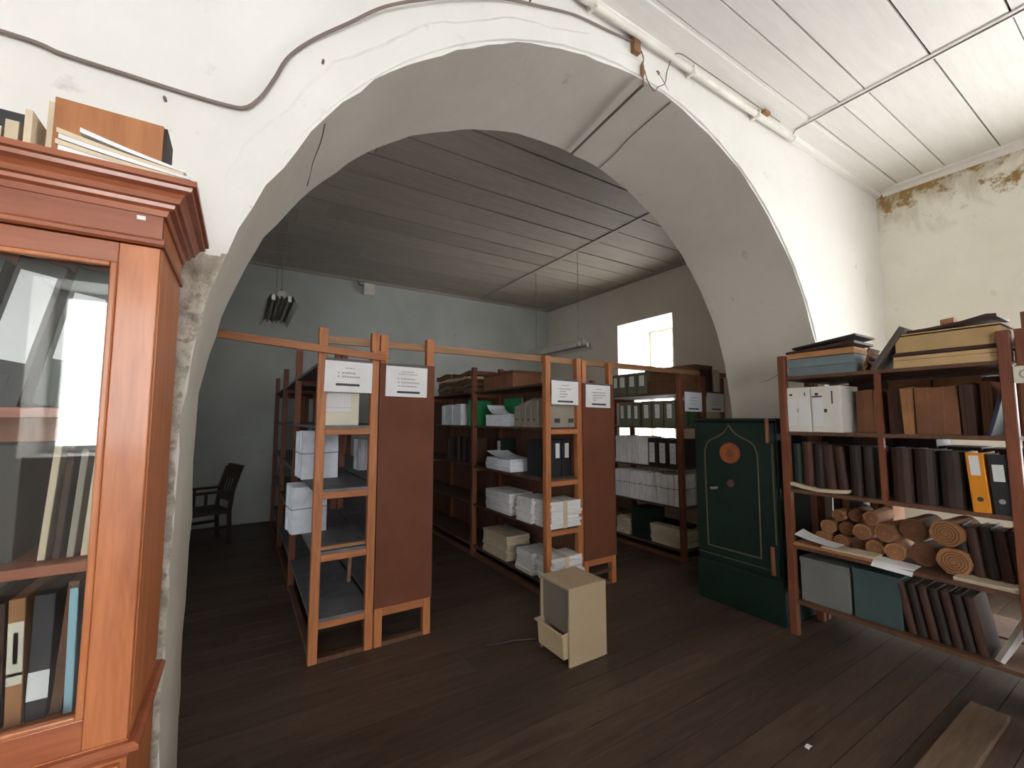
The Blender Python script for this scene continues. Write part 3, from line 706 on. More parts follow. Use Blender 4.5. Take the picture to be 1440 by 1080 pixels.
# ------------------------------------------------------------------ green safe
sx0, sx1, sy0, sy1 = 3.50, 4.12, 1.765, 2.49
t = thing('safe', 'tall dark green iron safe with ogee outline and orange medallion', 'safe', (sx0, (sy0 + sy1) / 2, 0))
W = (sy1 - sy0) / 2
MB().box(.02, sx1 - sx0, -W + .01, W - .01, 0, 1.535, SAFE_G).build('body', t, bevel=.008)
MB().box(.0, sx1 - sx0 + .005, -W, W, 0, .33, SAFE_G).build('plinth', t, bevel=.01)
MB().box(-.004, sx1 - sx0 + .01, -W, W, 1.535, 1.56, SAFE_G).build('top_moulding', t, bevel=.006)
door = MB().box(-.012, .02, -W + .02, W - .02, .36, 1.525, SAFE_G).build('door', t, bevel=.006)
# ogee line
def og(s): return [(-.016, s * y, z) for y, z in ((.225, .47), (.228, .8), (.23, 1.2), (.226, 1.28), (.205, 1.34), (.165, 1.375), (.11, 1.40), (.06, 1.43), (.025, 1.465), (0, 1.505))]
oc = .015
pts = smooth_path([(a, b + oc, c) for a, b, c in og(1)], 4) + smooth_path([(a, b + oc, c) for a, b, c in reversed(og(-1))], 4)[1:]
MB().tube(pts + [(-.016, -.225 + oc, .47), (-.016, .225 + oc, .47)], .0055, SAFE_L, 6).build('ogee_line', t)
m = MB(); m.cyl((-.022, oc, 1.27), (-.012, oc, 1.27), .088, MEDAL, 32); md = m.build('medallion', t)
rg = [Vector((-.023, oc + .082 * math.cos(a * math.pi / 16), 1.27 + .082 * math.sin(a * math.pi / 16))) for a in range(33)]
MB().tube(rg, .004, COPPER, 6).build('medallion_rim', md)
m = MB()
for (cy, cz, r) in ((.012, 1.285, .022), (.03, 1.262, .016), (-.005, 1.258, .018), (.02, 1.245, .012)): m.cyl((-.027, cy, cz), (-.022, cy, cz), r, COPPER, 10)
m.build('relief', md)
MB().cyl((-.03, oc - .005, 1.02), (-.012, oc - .005, 1.02), .03, flat('dull_rose', S((92, 66, 66)), .5), 18).build('keyhole_cover', t)
h = MB().cyl((-.05, .15, .965), (-.012, .15, .965), .011, METAL, 12)
h.tube([(-.05, .175, .962), (-.052, .15, .965), (-.05, .11, .975)], .011, METAL, 8); h.build('handle', t)
for z0, z1 in ((1.37, 1.56), (.37, .58)):
    MB().cyl((-.016, -W + .065, z0), (-.016, -W + .065, z1), .017, COPPER, 12).build('hinge', t)
MB().tube([(-.014, -W + .035, .6), (-.014, -W + .035, 1.36)], .005, SAFE_L, 6).build('door_line', t)
MB().tube([(-.014, -W + .08, .40), (-.014, W - .03, .40)], .006, flat('safe_line_blue', S((52, 66, 64)), .5), 6).build('door_line', t)

# ------------------------------------------------------------------ beige pedestal with tilted bin
t = thing('bin_pedestal', 'beige laminate pedestal with open front and pulled-out tray bin on floor', 'pedestal', (1.805, 2.215, 0))
w, d, h = .315, .315, .478
MB().box(0, w, 0, .014, 0, h, BEIGE).build('side_panel', t); MB().box(0, w, d - .014, d, 0, h, BEIGE).build('side_panel', t)
MB().box(0, w, .014, d - .014, h - .014, h, BEIGE).build('top_panel', t); MB().box(w - .012, w, .014, d - .014, .03, h - .014, BEIGE_D).build('back_panel', t)
MB().box(.02, w - .012, .014, d - .014, .03, .042, BEIGE_D).build('bottom_panel', t)
MB().box(.016, .024, .0145, d - .0145, .18, h - .0145, BEIGE_D).build('inner_flap', t)
m = MB(); q = Matrix.Translation((-.03, 0, .045)) @ Matrix.Rotation(R(-4), 4, 'Y')
bx = lambda x0, x1, y0, y1, z0, z1: m.box(x0, x1, y0, y1, z0, z1, BEIGE_P, q)
bx(.0, .006, .022, d - .022, 0, .15); bx(.13, .136, .022, d - .022, 0, .15); bx(.006, .13, .022, .028, 0, .15); bx(.006, .13, d - .028, d - .022, 0, .15); bx(.006, .13, .028, d - .028, 0, .006)
br = m.build('tray_bin', t, bevel=.003)
m = MB(); bx2 = lambda x0, x1, y0, y1, z0, z1: m.box(x0, x1, y0, y1, z0, z1, BEIGE_P, q)
bx2(-.014, .004, .012, d - .004, .148, .158); bx2(.004, .06, .012, .024, .148, .158); bx2(.004, .06, d - .026, d - .004, .148, .158)
m.build('rim', br, bevel=.003)
tag(MB().tube(smooth_path([(1.49, 2.72, .012), (1.55, 2.70, .008), (1.66, 2.685, .008), (1.76, 2.65, .008), (1.86, 2.60, .008)]), .007, CHAIRW).build('cord'), 'short dark cord lying on floor behind the beige pedestal', 'cord')

# ------------------------------------------------------------------ right-hand shelf unit
SZ = [.25, .64, 1.04, 1.46, 1.87]
def side_rack(label, x0, w, ya, yb, zt, mats, mid=None):
    r = thing('shelf_rack', label, 'rack', (x0, ya, 0)); L = yb - ya
    for y in (.025, L - .025):
        for x in (.025, w - .025): post(r, x, y, 0, zt, mats, .05, .05)
    for k, z in enumerate(SZ):
        B('shelf', .006, w - .006, .004 if k < 4 else .004, L - .004, z - .024, z, DARKP if k else DARKP, r, bevel=.002)
    if mid:
        B('strut', .01, .04, mid - ya - .014, mid - ya + .014, SZ[2], SZ[4] - .024, mats, r)
    return r
side_rack('right-hand shelf unit with binders, rolls and ledgers beside the safe', 3.455, .45, .53, 1.715, 2.03, PINE_R, 1.115)
side_rack('rear half of the right-hand shelf unit facing the right wall', 3.93, .42, .53, 1.715, 2.03, PINE_R)
nr = side_rack('shelf unit nearest the camera at right edge, with letter plate', 3.455, .45, -.72, .515, 2.03, PINE_R)
t = thing('letter_plate', 'small cream plate with letter C on the shelf post at right edge', 'plate', (3.452, .488, 1.785))
MB().box(-.004, 0, -.045, .04, -.045, .045, CREAM).build('plate', t)
cu = bpy.data.curves.new('letter', 'FONT'); cu.body = 'C'; cu.size = .07; cu.extrude = .0006; cu.align_x = 'CENTER'; cu.align_y = 'CENTER'
tmp = bpy.data.objects.new('letter', cu); col.objects.link(tmp)
me = bpy.data.meshes.new_from_object(tmp.evaluated_get(bpy.context.evaluated_depsgraph_get())); bpy.data.objects.remove(tmp)
me.materials.clear(); me.materials.append(GREYINK)
lo = bpy.data.objects.new('lettering', me); col.objects.link(lo); lo.parent = t; lo.rotation_euler = (R(90), 0, R(-90)); lo.location = (-.0046, 0, 0)

xf = 3.47
carton('brown carton on the nearest shelf unit, top right of the picture', (3.68, .36, SZ[4]), .4, .26, .25, KRAFT_D)
# top of the unit
z = SZ[4]
t = thing('folder_stack', 'stack of blue-grey folders under brown boards on right shelf top', 'folder stack', (xf + .17, 1.445, z))
ragged(.30, .42, .13, 6, .004, BLUEG, seed=2).build('blue_folders', t)
ragged(.30, .42, .045, 2, .004, KRAFT, seed=3).build('kraft_folder', t, (0, 0, .131))
m = MB().box(-.16, .16, -.22, .215, 0, .018, LEATHER); m.build('cover_board', t, (0, 0, .182), rot=(R(-4), 0, 0)); m = MB().box(-.16, .16, -.2, .2, 0, .014, LEATHER_D); m.build('cover_board', t, (0, -.03, .222), rot=(R(-7), 0, 0))
# crumpled folder
t = thing('crumpled_folder', 'crumpled kraft folder between blue-grey stack and leaning book on shelf top', 'folder', (xf + .02, 1.175, z))
rr = random.Random(4)
for k in range(4):
    N = 6; rings = []; h = .15 - .03 * k; y0 = -.045 + .022 * k
    for i in range(N + 1):
        u = i / N; yy_ = y0 + .03 * math.sin(2.6 * u + k) + rr.uniform(-.005, .005); zz = h * u ** .8
        rings.append([(.0 + rr.uniform(0, .015), yy_, zz), (.22, yy_ + .012, zz + rr.uniform(-.01, .01)), (.22, yy_ + .018, zz + .004), (.0, yy_ + .006, zz + .004)])
    MB().loops(rings, [KRAFT_D, KRAFT, LEATHER, KRAFT_D][k]).build('folder_leaf', t)
book('dark book leaning diagonally against the big ledgers on shelf top', (xf + .13, 1.135, z + .004), .035, .30, .24, flat('grey_brown_cloth', S((84, 74, 66)), .7), lean=0, rz=FX, name='leaning_book').rotation_euler = (R(38), 0, FX) if False else (0, R(0), FX)
lb = [o for o in bpy.data.objects if o.name.startswith('leaning_book')][0]
lb.rotation_mode = 'XYZ'; lb.rotation_euler = Matrix.Rotation(R(32), 3, 'X').to_4x4().to_3x3().to_euler()
lb.rotation_euler = (Matrix.Rotation(R(33), 3, 'X') @ Matrix.Rotation(FX, 3, 'Z')).to_euler()
t = thing('ledger', 'large cream ledger at bottom of the pile on right shelf top', 'ledger', (xf + .17, .80, z), 0, None)
ragged(.3, .46, .075, 3, .003, flat('ledger_pages', S((196, 164, 120)), .9), seed=6).build('pages', t); MB().box(-.155, .155, -.235, .235, .076, .084, LEATHER).build('cover', t)
t = thing('ledger', 'thick tan ledger lying second in the pile on right shelf top', 'ledger', (xf + .17, .79, z + .085), 0)
MB().box(-.15, .15, -.235, .235, 0, .012, LEATHER).build('cover', t); ragged(.3, .45, .105, 2, .002, flat('tan_cloth', S((178, 148, 104)), .85), seed=7).build('pages', t, (0, 0, .0125), rot=(0, 0, 0))
MB().box(-.15, .15, -.23, .23, .119, .125, flat('tan_cover', S((186, 158, 116)), .8)).build('cover', t)
t = thing('open_folder', 'brown folder lying open on the tan ledger, topmost of its pile', 'folder', (xf + .17, .765, z + .212), 0)
MB().loops([[(-.15, y, h_), (.15, y, h_), (.15, y, h_ + .016), (-.15, y, h_ + .016)] for y, h_ in ((-.19, .035), (-.15, .04), (-.05, .018), (.1, .003), (.19, 0))], LEATHER).build('cover', t)
MB().tube([(-.02, .06, .05), (-.02, .0, .055)], .03, KRAFT, 10).build('rolled_paper', t)
# second shelf (z 1.46)
z = SZ[3]
def white_box(label, y, w, marks):
    t = thing('white_file_box', label, 'box file', (xf + .15, y, z), FX, 'white file boxes on the right shelf')
    MB().box(-w / 2, w / 2, -.14, .14, 0, .325, flat('white_card', (.70, .68, .63, 1), .7, mottling=.04) if 'white_card' not in MATS else MATS['white_card']).build('body', t, bevel=.004)
    for (x0, x1, z0, z1) in marks['lab']: MB().box(x0, x1, -.1415, -.1398, z0, z1, LABEL).build('paper_label', t)
    m = MB()
    for (x0, x1, z0, z1) in marks['ink']: m.box(x0, x1, -.1418, -.14, z0, z1, INK)
    m.build('printed_mark', t)
    return t
white_box('white file box against the post on right shelf', 1.595, .165, dict(lab=[(-.07, -.008, .045, .24), (.004, .066, .045, .25)], ink=[(-.055, -.035, .265, .28), (.045, .052, .262, .285), (-.003, .001, .14, .17)]))
white_box('white file box with round hole, right of its twin on right shelf', 1.415, .185, dict(lab=[(-.085, -.02, .045, .245)], ink=[(-.085, -.02, .248, .258), (-.065, -.045, .26, .28), (.036, .044, .2, .29), (-.012, .006, .14, .165)]))
for i, (y, w, h, mt, ln, x) in enumerate([(1.215, .15, .29, KRAFT_D, 0, .2), (1.055, .07, .285, LEATHER, 0, .12), (.985, .045, .29, KRAFT, -6, .08), (.855, .20, .285, KRAFT_D, 0, .11), (.725, .06, .30, LEATHER, -5, .12), (.665, .05, .31, KRAFT_D, 0, .2)]):
    t = thing('kraft_packet', ordn(i).capitalize() + ' brown board packet from the white boxes on right shelf', 'packet', (xf + x + .06, y, z + .001), 0, 'brown packets on the right shelf', rot=(R(-ln), 0, FX))
    ragged(w, .2, h, 3, .003, mt, seed=80 + i, axis='x').build('boards', t)
t = thing('navy_folder', 'navy blue folder leaning at right end of the packets', 'folder', (xf + .13, .645, z + .001), 0, rot=(R(16), 0, 0)); t.rotation_euler = (R(14), 0, 0)
MB().box(-.11, .11, -.008, .006, 0, .29, NAVY).build('cover', t); MB().box(-.108, .108, -.0115, -.0082, .003, .288, BLUEG).build('papers', t)
# third shelf (z 1.04)
z = SZ[2]
for i, (y, w, h, mt, ln) in enumerate([(1.635, .06, .33, DKGREEN, 0), (1.565, .07, .345, LEATHER, 0), (1.492, .062, .335, LEATHER_D, 0), (1.42, .06, .33, LEATHER, 3), (1.35, .055, .32, LEATHER, 4), (1.275, .065, .335, LEATHER_D, 0), (1.2, .06, .33, LEATHER_D, 0)]):
    book(ordn(i).capitalize() + ' old volume from the safe end on middle shelf of right unit', (xf + .17, y, z + .001), w, h, .24, mt, lean=-ln, group='old volumes on the middle shelf')
for i, (y, w, h, mt) in enumerate([(1.035, .1, .33, LEATHER), (.925, .095, .33, LEATHER_D), (.81, .1, .325, LEATHER_D)]):
    book(ordn(i).capitalize() + ' thick dark volume right of the strut on right unit', (xf + .17, y, z + .001), w, h, .24, mt, group='thick dark volumes beside the orange binder')
binder('orange lever arch binder with grey spine label on right shelf', (xf + .13, .69, z + .001), .072, .325, .26, ORANGE, (.2, .62, .74, .95), hole=True, lean=-3)
binder('black lever arch binder beside the orange one on right shelf', (xf + .13, .61, z + .001), .072, .32, .26, BLACK, (.2, .55, .8, .83), hole='ring', lean=-2)
t = thing('thin_booklet', 'thin white booklet lying at front of middle shelf near the safe', 'booklet', (xf + .06, 1.49, z + .002), 0)
MB().loops([[(-.07, y, q), (.06, y, q), (.06, y, q + .02), (-.07, y, q + .02)] for y, q in ((-.175, .012), (-.1, .004), (0, 0), (.1, .012), (.175, .028))], PAPER_Y).build('pages', t)
MB().box(-.06, .06, -.08, .0, -.001, -.0002, LEATHER).build('back_cover', t)
# fourth shelf (z .64): rolls
z = SZ[1]
def roll(label, y, zc, r, x0, L, mat, yaw):
    t = thing('paper_roll', label, 'paper roll', (xf + x0, y, zc), yaw, 'brown paper rolls on the right shelf')
    m = MB(); n = 16; rr = random.Random(int(y * 1000 + zc * 100)); k = [1 + rr.uniform(-.07, .07) for _ in range(n)]
    def ring(x, s): return [(x, r * s * k[a] * math.cos(2 * math.pi * a / n), r * s * k[a] * math.sin(2 * math.pi * a / n)) for a in range(n)]
    m.loops([ring(0, .96), ring(.01, 1.0), ring(L * .5, .97), ring(L, 1.0)], mat, cap=True); m.build('outer_wrap', t, smooth=False)
    m = MB(); sp = [Vector((-.001, r * (.12 + .75 * q / 40) * math.cos(q * .62), r * (.12 + .75 * q / 40) * math.sin(q * .62))) for q in range(41)]
    m.tube(sp, .0022, KRAFT_D, 4); m.build('end_spiral', t)
    return t
RL = [(1.545, .052, .05), (1.44, .05, .047), (1.34, .052, .049), (1.235, .055, .052), (1.125, .06, .057), (.995, .073, .071), (.845, .08, .078),
      (1.495, .148, .048), (1.39, .148, .049), (1.285, .156, .052), (1.175, .17, .058), (1.035, .216, .074), (.872, .236, .079), (1.43, .235, .042), (1.335, .248, .043), (1.23, .257, .045)]
for i, (y, zc, r) in enumerate(RL):
    row = 'bottom' if i < 7 else ('middle' if i < 13 else 'top'); j = i if i < 7 else (i - 7 if i < 13 else i - 13)
    roll(ordn(j).capitalize() + ' brown paper roll from the left in the ' + row + ' row', y, z + zc, r, .10 + .03 * (i % 3) + (.05 if i < 4 else 0), .28, [KRAFT, KRAFT, KRAFT_D][i % 3], R(rnd.uniform(-8, 8)))
def sheet(label, pts_fn, mat, nx=10, ny=3, name='paper_sheet', th=.0025):
    m = MB(); V = []; 
    for s in (0, th):
        for j in range(ny + 1):
            for i in range(nx + 1):
                p = pts_fn(i / nx, j / ny); V.append((p[0], p[1], p[2] + s))
    n = (nx + 1) * (ny + 1); F = []
    for j in range(ny):
        for i in range(nx):
            a = j * (nx + 1) + i; F.append((a, a + nx + 1, a + nx + 2, a + 1)); F.append((n + a, n + a + 1, n + a + nx + 2, n + a + nx + 1))
    edge = [i for i in range(nx + 1)] + [(j * (nx + 1) + nx) for j in range(1, ny + 1)] + [(ny * (nx + 1) + i) for i in range(nx - 1, -1, -1)] + [j * (nx + 1) for j in range(ny - 1, 0, -1)]
    for a, b in zip(edge, edge[1:] + edge[:1]): F.append((a, b, n + b, n + a))
    return tag(m.add(V, F, mat).build(name, smooth=False), label, 'paper')
tag(MB().box(0, .14, 0, .46, 0, .018, KRAFT).build('flat_board', loc=(xf - .01, 1.205, z + .001)), 'flat tan board under white sheet at front of the rolls shelf', 'board')
tag(ragged(.13, .30, .014, 2, .002, PAPER_Y, seed=4).build('flat_papers', loc=(xf + .055, 1.34, z + .020)), 'cream papers lying flat in front of the rolls', 'paper')
sheet('white curled sheet at left front of the rolls shelf', lambda u, v: (xf + .0 + .13 * v, 1.66 - .26 * u, z + .04 + .055 * (1 - u) ** 2.2 * (.6 + .4 * v)), PAPER)
sheet('white sheet drooping over the shelf edge below the rolls', lambda u, v: (xf - .035 + .17 * v, 1.2 - .20 * u, z + .004 - (.03 * max(0, (.3 - v) / .3) ** 1.5 if v < .3 else 0) + .01 * (1 - u)), PAPER, 6, 8)
for i in range(5):
    y = .80 - i * .055
    book(ordn(i).capitalize() + ' dark reddish volume from the rolls on right unit', (xf + .24, y, z + .001), .05, .30 - .01 * (i % 2), .22, [LEATHER_D, LEATHER][i % 2], lean=-5, group='reddish volumes beside the rolls')
tag(ragged(.13, .26, .02, 2, .003, PAPER_Y, seed=8).build('flat_ledger', loc=(xf + .075, .70, z + .001)), 'thin cream ledger lying before the reddish volumes', 'ledger')
# bottom shelf (z .25)
z = SZ[0]
for i, (y, w, h, mt) in enumerate([(1.50, .30, .30, flat('grey_board', S((112, 114, 112)), .7)), (1.205, .25, .315, TEAL)]):
    t = thing('archive_box', ['grey archive box at left end of bottom shelf of right unit', 'dark teal archive box on bottom shelf of right unit'][i], 'box', (xf + .17, y, z + .001), FX)
    MB().box(-w / 2, w / 2, -.13, .13, 0, h, mt).build('body', t, bevel=.003); MB().box(-w / 2 - .003, w / 2 + .003, -.133, .133, h - .03, h + .002, mt).build('lid', t)
for i in range(7):
    y = 1.04 - i * .05
    book(ordn(i).capitalize() + ' leaning dark ledger on bottom shelf of right unit', (xf + .17, y, z + .006), .042, .30, .24, [LEATHER, LEATHER_D][i % 2], lean=-9, group='leaning ledgers on the bottom shelf')
t = thing('white_folder', 'pale folder leaning steeply at right end of bottom shelf', 'folder', (xf + .16, .70, z + .012), 0, rot=(R(28), 0, 0)); t.rotation_euler = (R(24), 0, 0)
MB().box(-.13, .13, -.02, .0, 0, .30, GREYC).build('cover', t); MB().box(-.128, .128, -.038, -.0205, .004, .295, PAPER).build('papers', t)
# a few volumes on the rear half, seen through the gaps
for i, (y, mt, k) in enumerate([(1.6, LEATHER, 1), (1.54, KRAFT, 1), (1.49, TEAL, 1), (1.36, KRAFT_D, 1), (1.28, KRAFT, 1)]):
    book(ordn(i).capitalize() + ' volume on the rear half of the right unit', (4.14, y, SZ[k] + .001), .055, .36 if k == 1 else .3, .22, mt, group='volumes on the rear half of the right unit')

for k, (y, w, h, mt) in enumerate([(1.57, .22, .36, KRAFT_D), (1.34, .23, .375, LEATHER), (1.1, .23, .365, KRAFT_D), (.86, .23, .37, KRAFT_D), (.64, .18, .36, LEATHER)]):
    carton(ordn(k).capitalize() + ' brown archive carton behind the upper packets, counted from the safe', (4.15, y, SZ[3] + .001), .34, w, h, mt, name='archive_carton')
for k, (y, w, h, mt) in enumerate([(1.57, .22, .375, LEATHER_D), (1.34, .23, .37, LEATHER), (1.1, .22, .375, LEATHER_D), (.88, .2, .33, LEATHER_D), (.67, .2, .325, LEATHER)]):
    carton(ordn(k).capitalize() + ' dark archive carton behind the old volumes, counted from the safe', (4.17, y, SZ[2] + .001), .3, w, h, mt, name='archive_carton')
for k, (y, w, h, mt) in enumerate([(1.56, .22, .33, LEATHER_D), (1.32, .23, .34, LEATHER), (1.08, .22, .33, LEATHER_D)]):
    carton(ordn(k).capitalize() + ' dark archive carton behind the bottom shelf boxes, from the safe', (4.17, y, SZ[0] + .001), .3, w, h, mt, name='archive_carton')

# ------------------------------------------------------------------ mahogany bookcase at left
CX1, CX0, CY, CB = -.168, -1.40, 1.205, 1.55
t = thing('bookcase', 'glazed mahogany bookcase with moulded cornice against the arch wall', 'bookcase', (CX1, CY, 0))
wd = CX1 - CX0; dp = CB - CY
m = MB(); m.box(-.02, 0, .02, dp, .91, 2.0, MAHOG); m.build('side_panel', t)
m = MB(); m.box(-wd, -wd + .02, .02, dp, .91, 2.0, MAHOG); m.build('side_panel', t)
B('back_panel', -wd + .02, -.02, dp - .012, dp, .91, 2.0, MAHOG, t)
B('case_top', -wd + .02, -.02, .02, dp - .012, 1.965, 1.985, MAHOG, t); B('case_floor', -wd + .02, -.02, .02, dp - .012, .915, .945, MAHOG, t)
for z in (1.575, 1.255): B('shelf', -wd + .022, -.022, .06, dp - .014, z - .022, z, MAHOG_H, t, bevel=.002)
# cornice: profile swept along the front and right side (mitred)
prof = [(.0, 2.0), (.006, 2.0), (.010, 2.012), (.020, 2.016), (.022, 2.024), (.030, 2.026), (.034, 2.036), (.040, 2.045), (.052, 2.050), (.054, 2.058), (.062, 2.060), (.062, 2.072), (.0, 2.072)]
rings = [[(-wd - o, -o, z) for o, z in prof], [(o, -o, z) for o, z in prof], [(o, dp, z) for o, z in prof]]
MB().loops(rings, MAHOG_H).build('cornice', t)
B('top_board', -wd, 0, 0, dp, 2.055, 2.0715, MAHOG_H, t)
B('frieze', -wd, 0, -.002, .02, 1.945, 2.002, MAHOG_H, t)
m = MB(); m.prism([(-.012, 1.934), (-.012, 1.942), (-.008, 1.947), (-.001, 1.95), (-.001, 1.93), (-.006, 1.93)], 'x', -wd - .006, .006, MAHOG_H); m.box(0, .006, -.01, dp, 1.932, 1.946, MAHOG_H); m.build('bead_moulding', t)
# doors: two, the right one in view
for k in (0, 1):
    x1 = -.002 - k * wd / 2; x0 = x1 - wd / 2 + .004; st = .068; zb, zt = .905, 1.928
    d = MB().box(x1 - st, x1, 0, .022, zb, zt, MAHOG).build('door', t, bevel=.002)
    B('stile', x0, x0 + st, 0, .022, zb, zt, MAHOG, d, bevel=.002)
    B('rail', x0 + st, x1 - st, 0, .022, zt - .045, zt, MAHOG_H, d, bevel=.002); B('rail', x0 + st, x1 - st, 0, .022, zb, zb + .06, MAHOG_H, d, bevel=.002)
    m = MB(); g0, g1, h0, h1 = x0 + st, x1 - st, zb + .06, zt - .045
    for a, b, c, e in ((g1 - .012, g1, h0, h1), (g0, g0 + .012, h0, h1), (g0 + .012, g1 - .012, h1 - .01, h1), (g0 + .012, g1 - .012, h0, h0 + .01)):
        m.box(a, b, -.004, .012, c, e, MAHOG)
    m.build('glazing_bead', d, bevel=.003)
    MB().add([(g0, .013, h0), (g1, .013, h0), (g1, .013, h1), (g0, .013, h1)], [(0, 1, 2, 3)], GLASS).build('pane', d)
# waist moulding and lower cupboard
MB().loops([[(-wd - o, -o, z) for o, z in [(0, .902), (.012, .902), (.02, .896), (.02, .888), (.012, .882), (.004, .878), (0, .87)]], [(o, -o, z) for o, z in [(0, .902), (.012, .902), (.02, .896), (.02, .888), (.012, .882), (.004, .878), (0, .87)]], [(o, dp, z) for o, z in [(0, .902), (.012, .902), (.02, .896), (.02, .888), (.012, .882), (.004, .878), (0, .87)]]], MAHOG_H).build('waist_moulding', t, smooth=False)
B('lower_case', -wd, 0, .0, dp, .09, .905, MAHOG, t)
B('plinth', -wd - .012, .012, -.012, dp, 0, .1, MAHOG_H, t, bevel=.004)
for k in (0, 1):
    x1 = -.01 - k * wd / 2; x0 = x1 - wd / 2 + .02
    d = B('cupboard_door', x0, x1, -.016, 0, .12, .866, MAHOG, t, bevel=.003)
    B('raised_panel', x0 + .08, x1 - .08, -.022, -.015, .2, .78, MAHOG_H, d, bevel=.005)
MB().box(-.045, -.030, -.0035, -.001, 1.985, 1.994, LABEL).build('paper_label', t)
# inside
def inbox(name, label, cat, x, y, z, w, h, d, mat, parts=(), tilt=0, group=None):
    q = thing(name, label, cat, (x, y, z), 0, group, rot=(0, R(tilt), 0))
    MB().box(-w / 2, w / 2, 0, d, 0, h, mat).build('cover', q, bevel=.002)
    for nm, x0, x1, z0, z1, mt in parts: MB().box(x0, x1, -.0015, 0, z0, z1, mt).build(nm, q)
    return q
yb = 1.285
inbox('ring_binder', 'black binder with big white label leaning in top of bookcase', 'binder', -.43, yb, 1.577, .075, .315, .24, BLACK, (('spine_label', -.028, .028, .095, .285, LABEL), ('finger_hole', -.012, .012, .04, .066, INK)), 11)
inbox('ring_binder', 'black binder behind the door stile at top right of bookcase', 'binder', -.34, yb + .01, 1.577, .072, .31, .24, DKGREEN, (('spine_label', -.026, .026, .1, .25, LABEL),), 10)
inbox('ring_binder', 'black binder at left picture edge in top of bookcase', 'binder', -.522, yb, 1.577, .075, .315, .24, BLACK, (('spine_label', -.028, .028, .095, .285, LABEL),), 11)
for i in range(5):
    inbox('upright_folder', ordn(i).capitalize() + ' pale upright folder from the right in middle of bookcase', 'folder', -.255 - i * .022, yb + .02, 1.257, .012, .26 - .015 * (i % 3), .22, [KRAFT, PAPER_Y, GREYC, LEATHER, PAPER_Y][i], (), 3, 'upright folders in the middle of the bookcase')
inbox('dark_box', 'large dark box in middle compartment of bookcase', 'box', -.52, yb + .04, 1.257, .26, .24, .2, flat('dim_box', S((66, 62, 60)), .7))
inbox('light_folder', 'light blue folder standing at right of lower bookcase compartment', 'folder', -.279, yb, .947, .014, .25, .22, LTBLUE, (), -1)
inbox('brown_folder', 'brown worn folder left of the light blue one in bookcase', 'folder', -.300, yb + .01, .947, .018, .262, .22, KRAFT_D, (), 3)
inbox('black_folder', 'black folder with white label in lower bookcase compartment', 'folder', -.327, yb + .004, .947, .032, .245, .22, BLACK, (('paper_label', -.015, .016, .04, .095, PAPER),), 0)
inbox('tan_folder', 'tan spined folder with cream and blue label in bookcase', 'folder', -.357, yb, .947, .024, .245, .22, KRAFT, (('spine_label', -.011, .011, .08, .2, CREAM), ('blue_print', -.003, .004, .12, .18, NAVY), ('blue_print', -.011, .011, .097, .103, NAVY)), -2)
inbox('brown_folder', 'dark brown folder at left picture edge in lower bookcase', 'folder', -.388, yb, .947, .03, .24, .22, LEATHER, (), -2)
inbox('grey_folder', 'grey folder left of the tan one in lower bookcase', 'folder', -.417, yb, .947, .02, .25, .22, GREYC, (), -2)
# on top of the bookcase
zt = 2.0735
t = thing('file_box', 'upright brown wood-grained file box on top of bookcase', 'box', (-.305, 1.40, zt), 0)
WG = wood('veneer', S((150, 92, 52)), S((182, 120, 74)), (8, 8, 1), .5, var=.02)
MB().box(-.105, .098, 0, .1, 0, .245, WG).build('front_board', t); MB().box(.0985, .106, .0, .1, 0, .24, LEATHER_D).build('edge_strip', t); MB().box(-.118, -.1055, .01, .1, 0, .235, PAPER_Y).build('paper_edges', t)
t = thing('paper_stack', 'stack of curling loose papers drooping over the bookcase cornice', 'paper stack', (-.235, 1.25, zt), 0)
for k in range(5):
    L = .215 - .01 * (k % 2) - (.04 if k == 4 else 0); th = .010; xo = -.105 + rnd.uniform(-.004, .004) + (.035 if k == 4 else 0)
    rg = []
    for i in range(9):
        u = i / 8; zz = .004 + k * .0118 * (1 - .45 * u) + .012 * (1 - u) ** 2 
        rg.append([(xo + u * L, -.07, zz), (xo + u * L, -.012, zz), (xo + u * L, -.012, zz + th * (1 - .4 * u)), (xo + u * L, -.07, zz + th * (1 - .4 * u))])
    MB().loops(rg, PAPER_Y if k % 2 else PAPER).build('sheaf', t)
t = thing('lever_file', 'black open file with torn papers at left end of bookcase top', 'file', (-.52, 1.38, zt), 0)
MB().box(-.12, .07, .03, .04, 0, .185, BLACK).build('cover', t); MB().box(.07, .082, .0, .12, 0, .185, PAPER_Y).build('papers', t)
m = MB(); rr = random.Random(9)
for k in range(7): x = -.115 + k * .026; m.box(x, x + .021, .0, .028, 0, rr.uniform(.105, .155), [PAPER_Y, KRAFT][k % 3 == 1])
m.build('torn_papers', t)

# ------------------------------------------------------------------ cables and pipe on the arch wall
yy = Y0 - .012
tag(MB().tube(smooth_path([(-1.2, yy, 2.62), (-.63, yy, 2.65), (-.5, yy, 2.64), (-.35, yy, 2.64), (-.21, yy, 2.64), (-.09, yy, 2.645), (-.035, yy, 2.66), (.01, yy, 2.72), (.05, yy, 2.81), (.09, yy, 2.91), (.17, yy, 3.02), (.3, yy - .012, 3.15), (.44, yy - .02, 3.29), (.63, yy - .02, 3.43), (.77, yy - .012, 3.52), (1.0, yy - .01, 3.65), (1.26, yy, 3.755), (1.51, yy, 3.835), (1.79, yy, 3.875), (1.97, yy, 3.905)]), .0065, CABLE).build('wall_cable'), 'grey cable snaking across the white wall above the arch', 'cable')
t = thing('wall_pipe', 'white conduit pipe running under the ceiling above the arch', 'pipe', (0, 0, 0))
MB().tube([(-.5, 1.70, 3.925), (1.57, 1.70, 3.925), (2.66, 1.70, 3.925), (3.86, 1.70, 3.925)], .022, PVC, 12).build('tube', t, smooth=True)
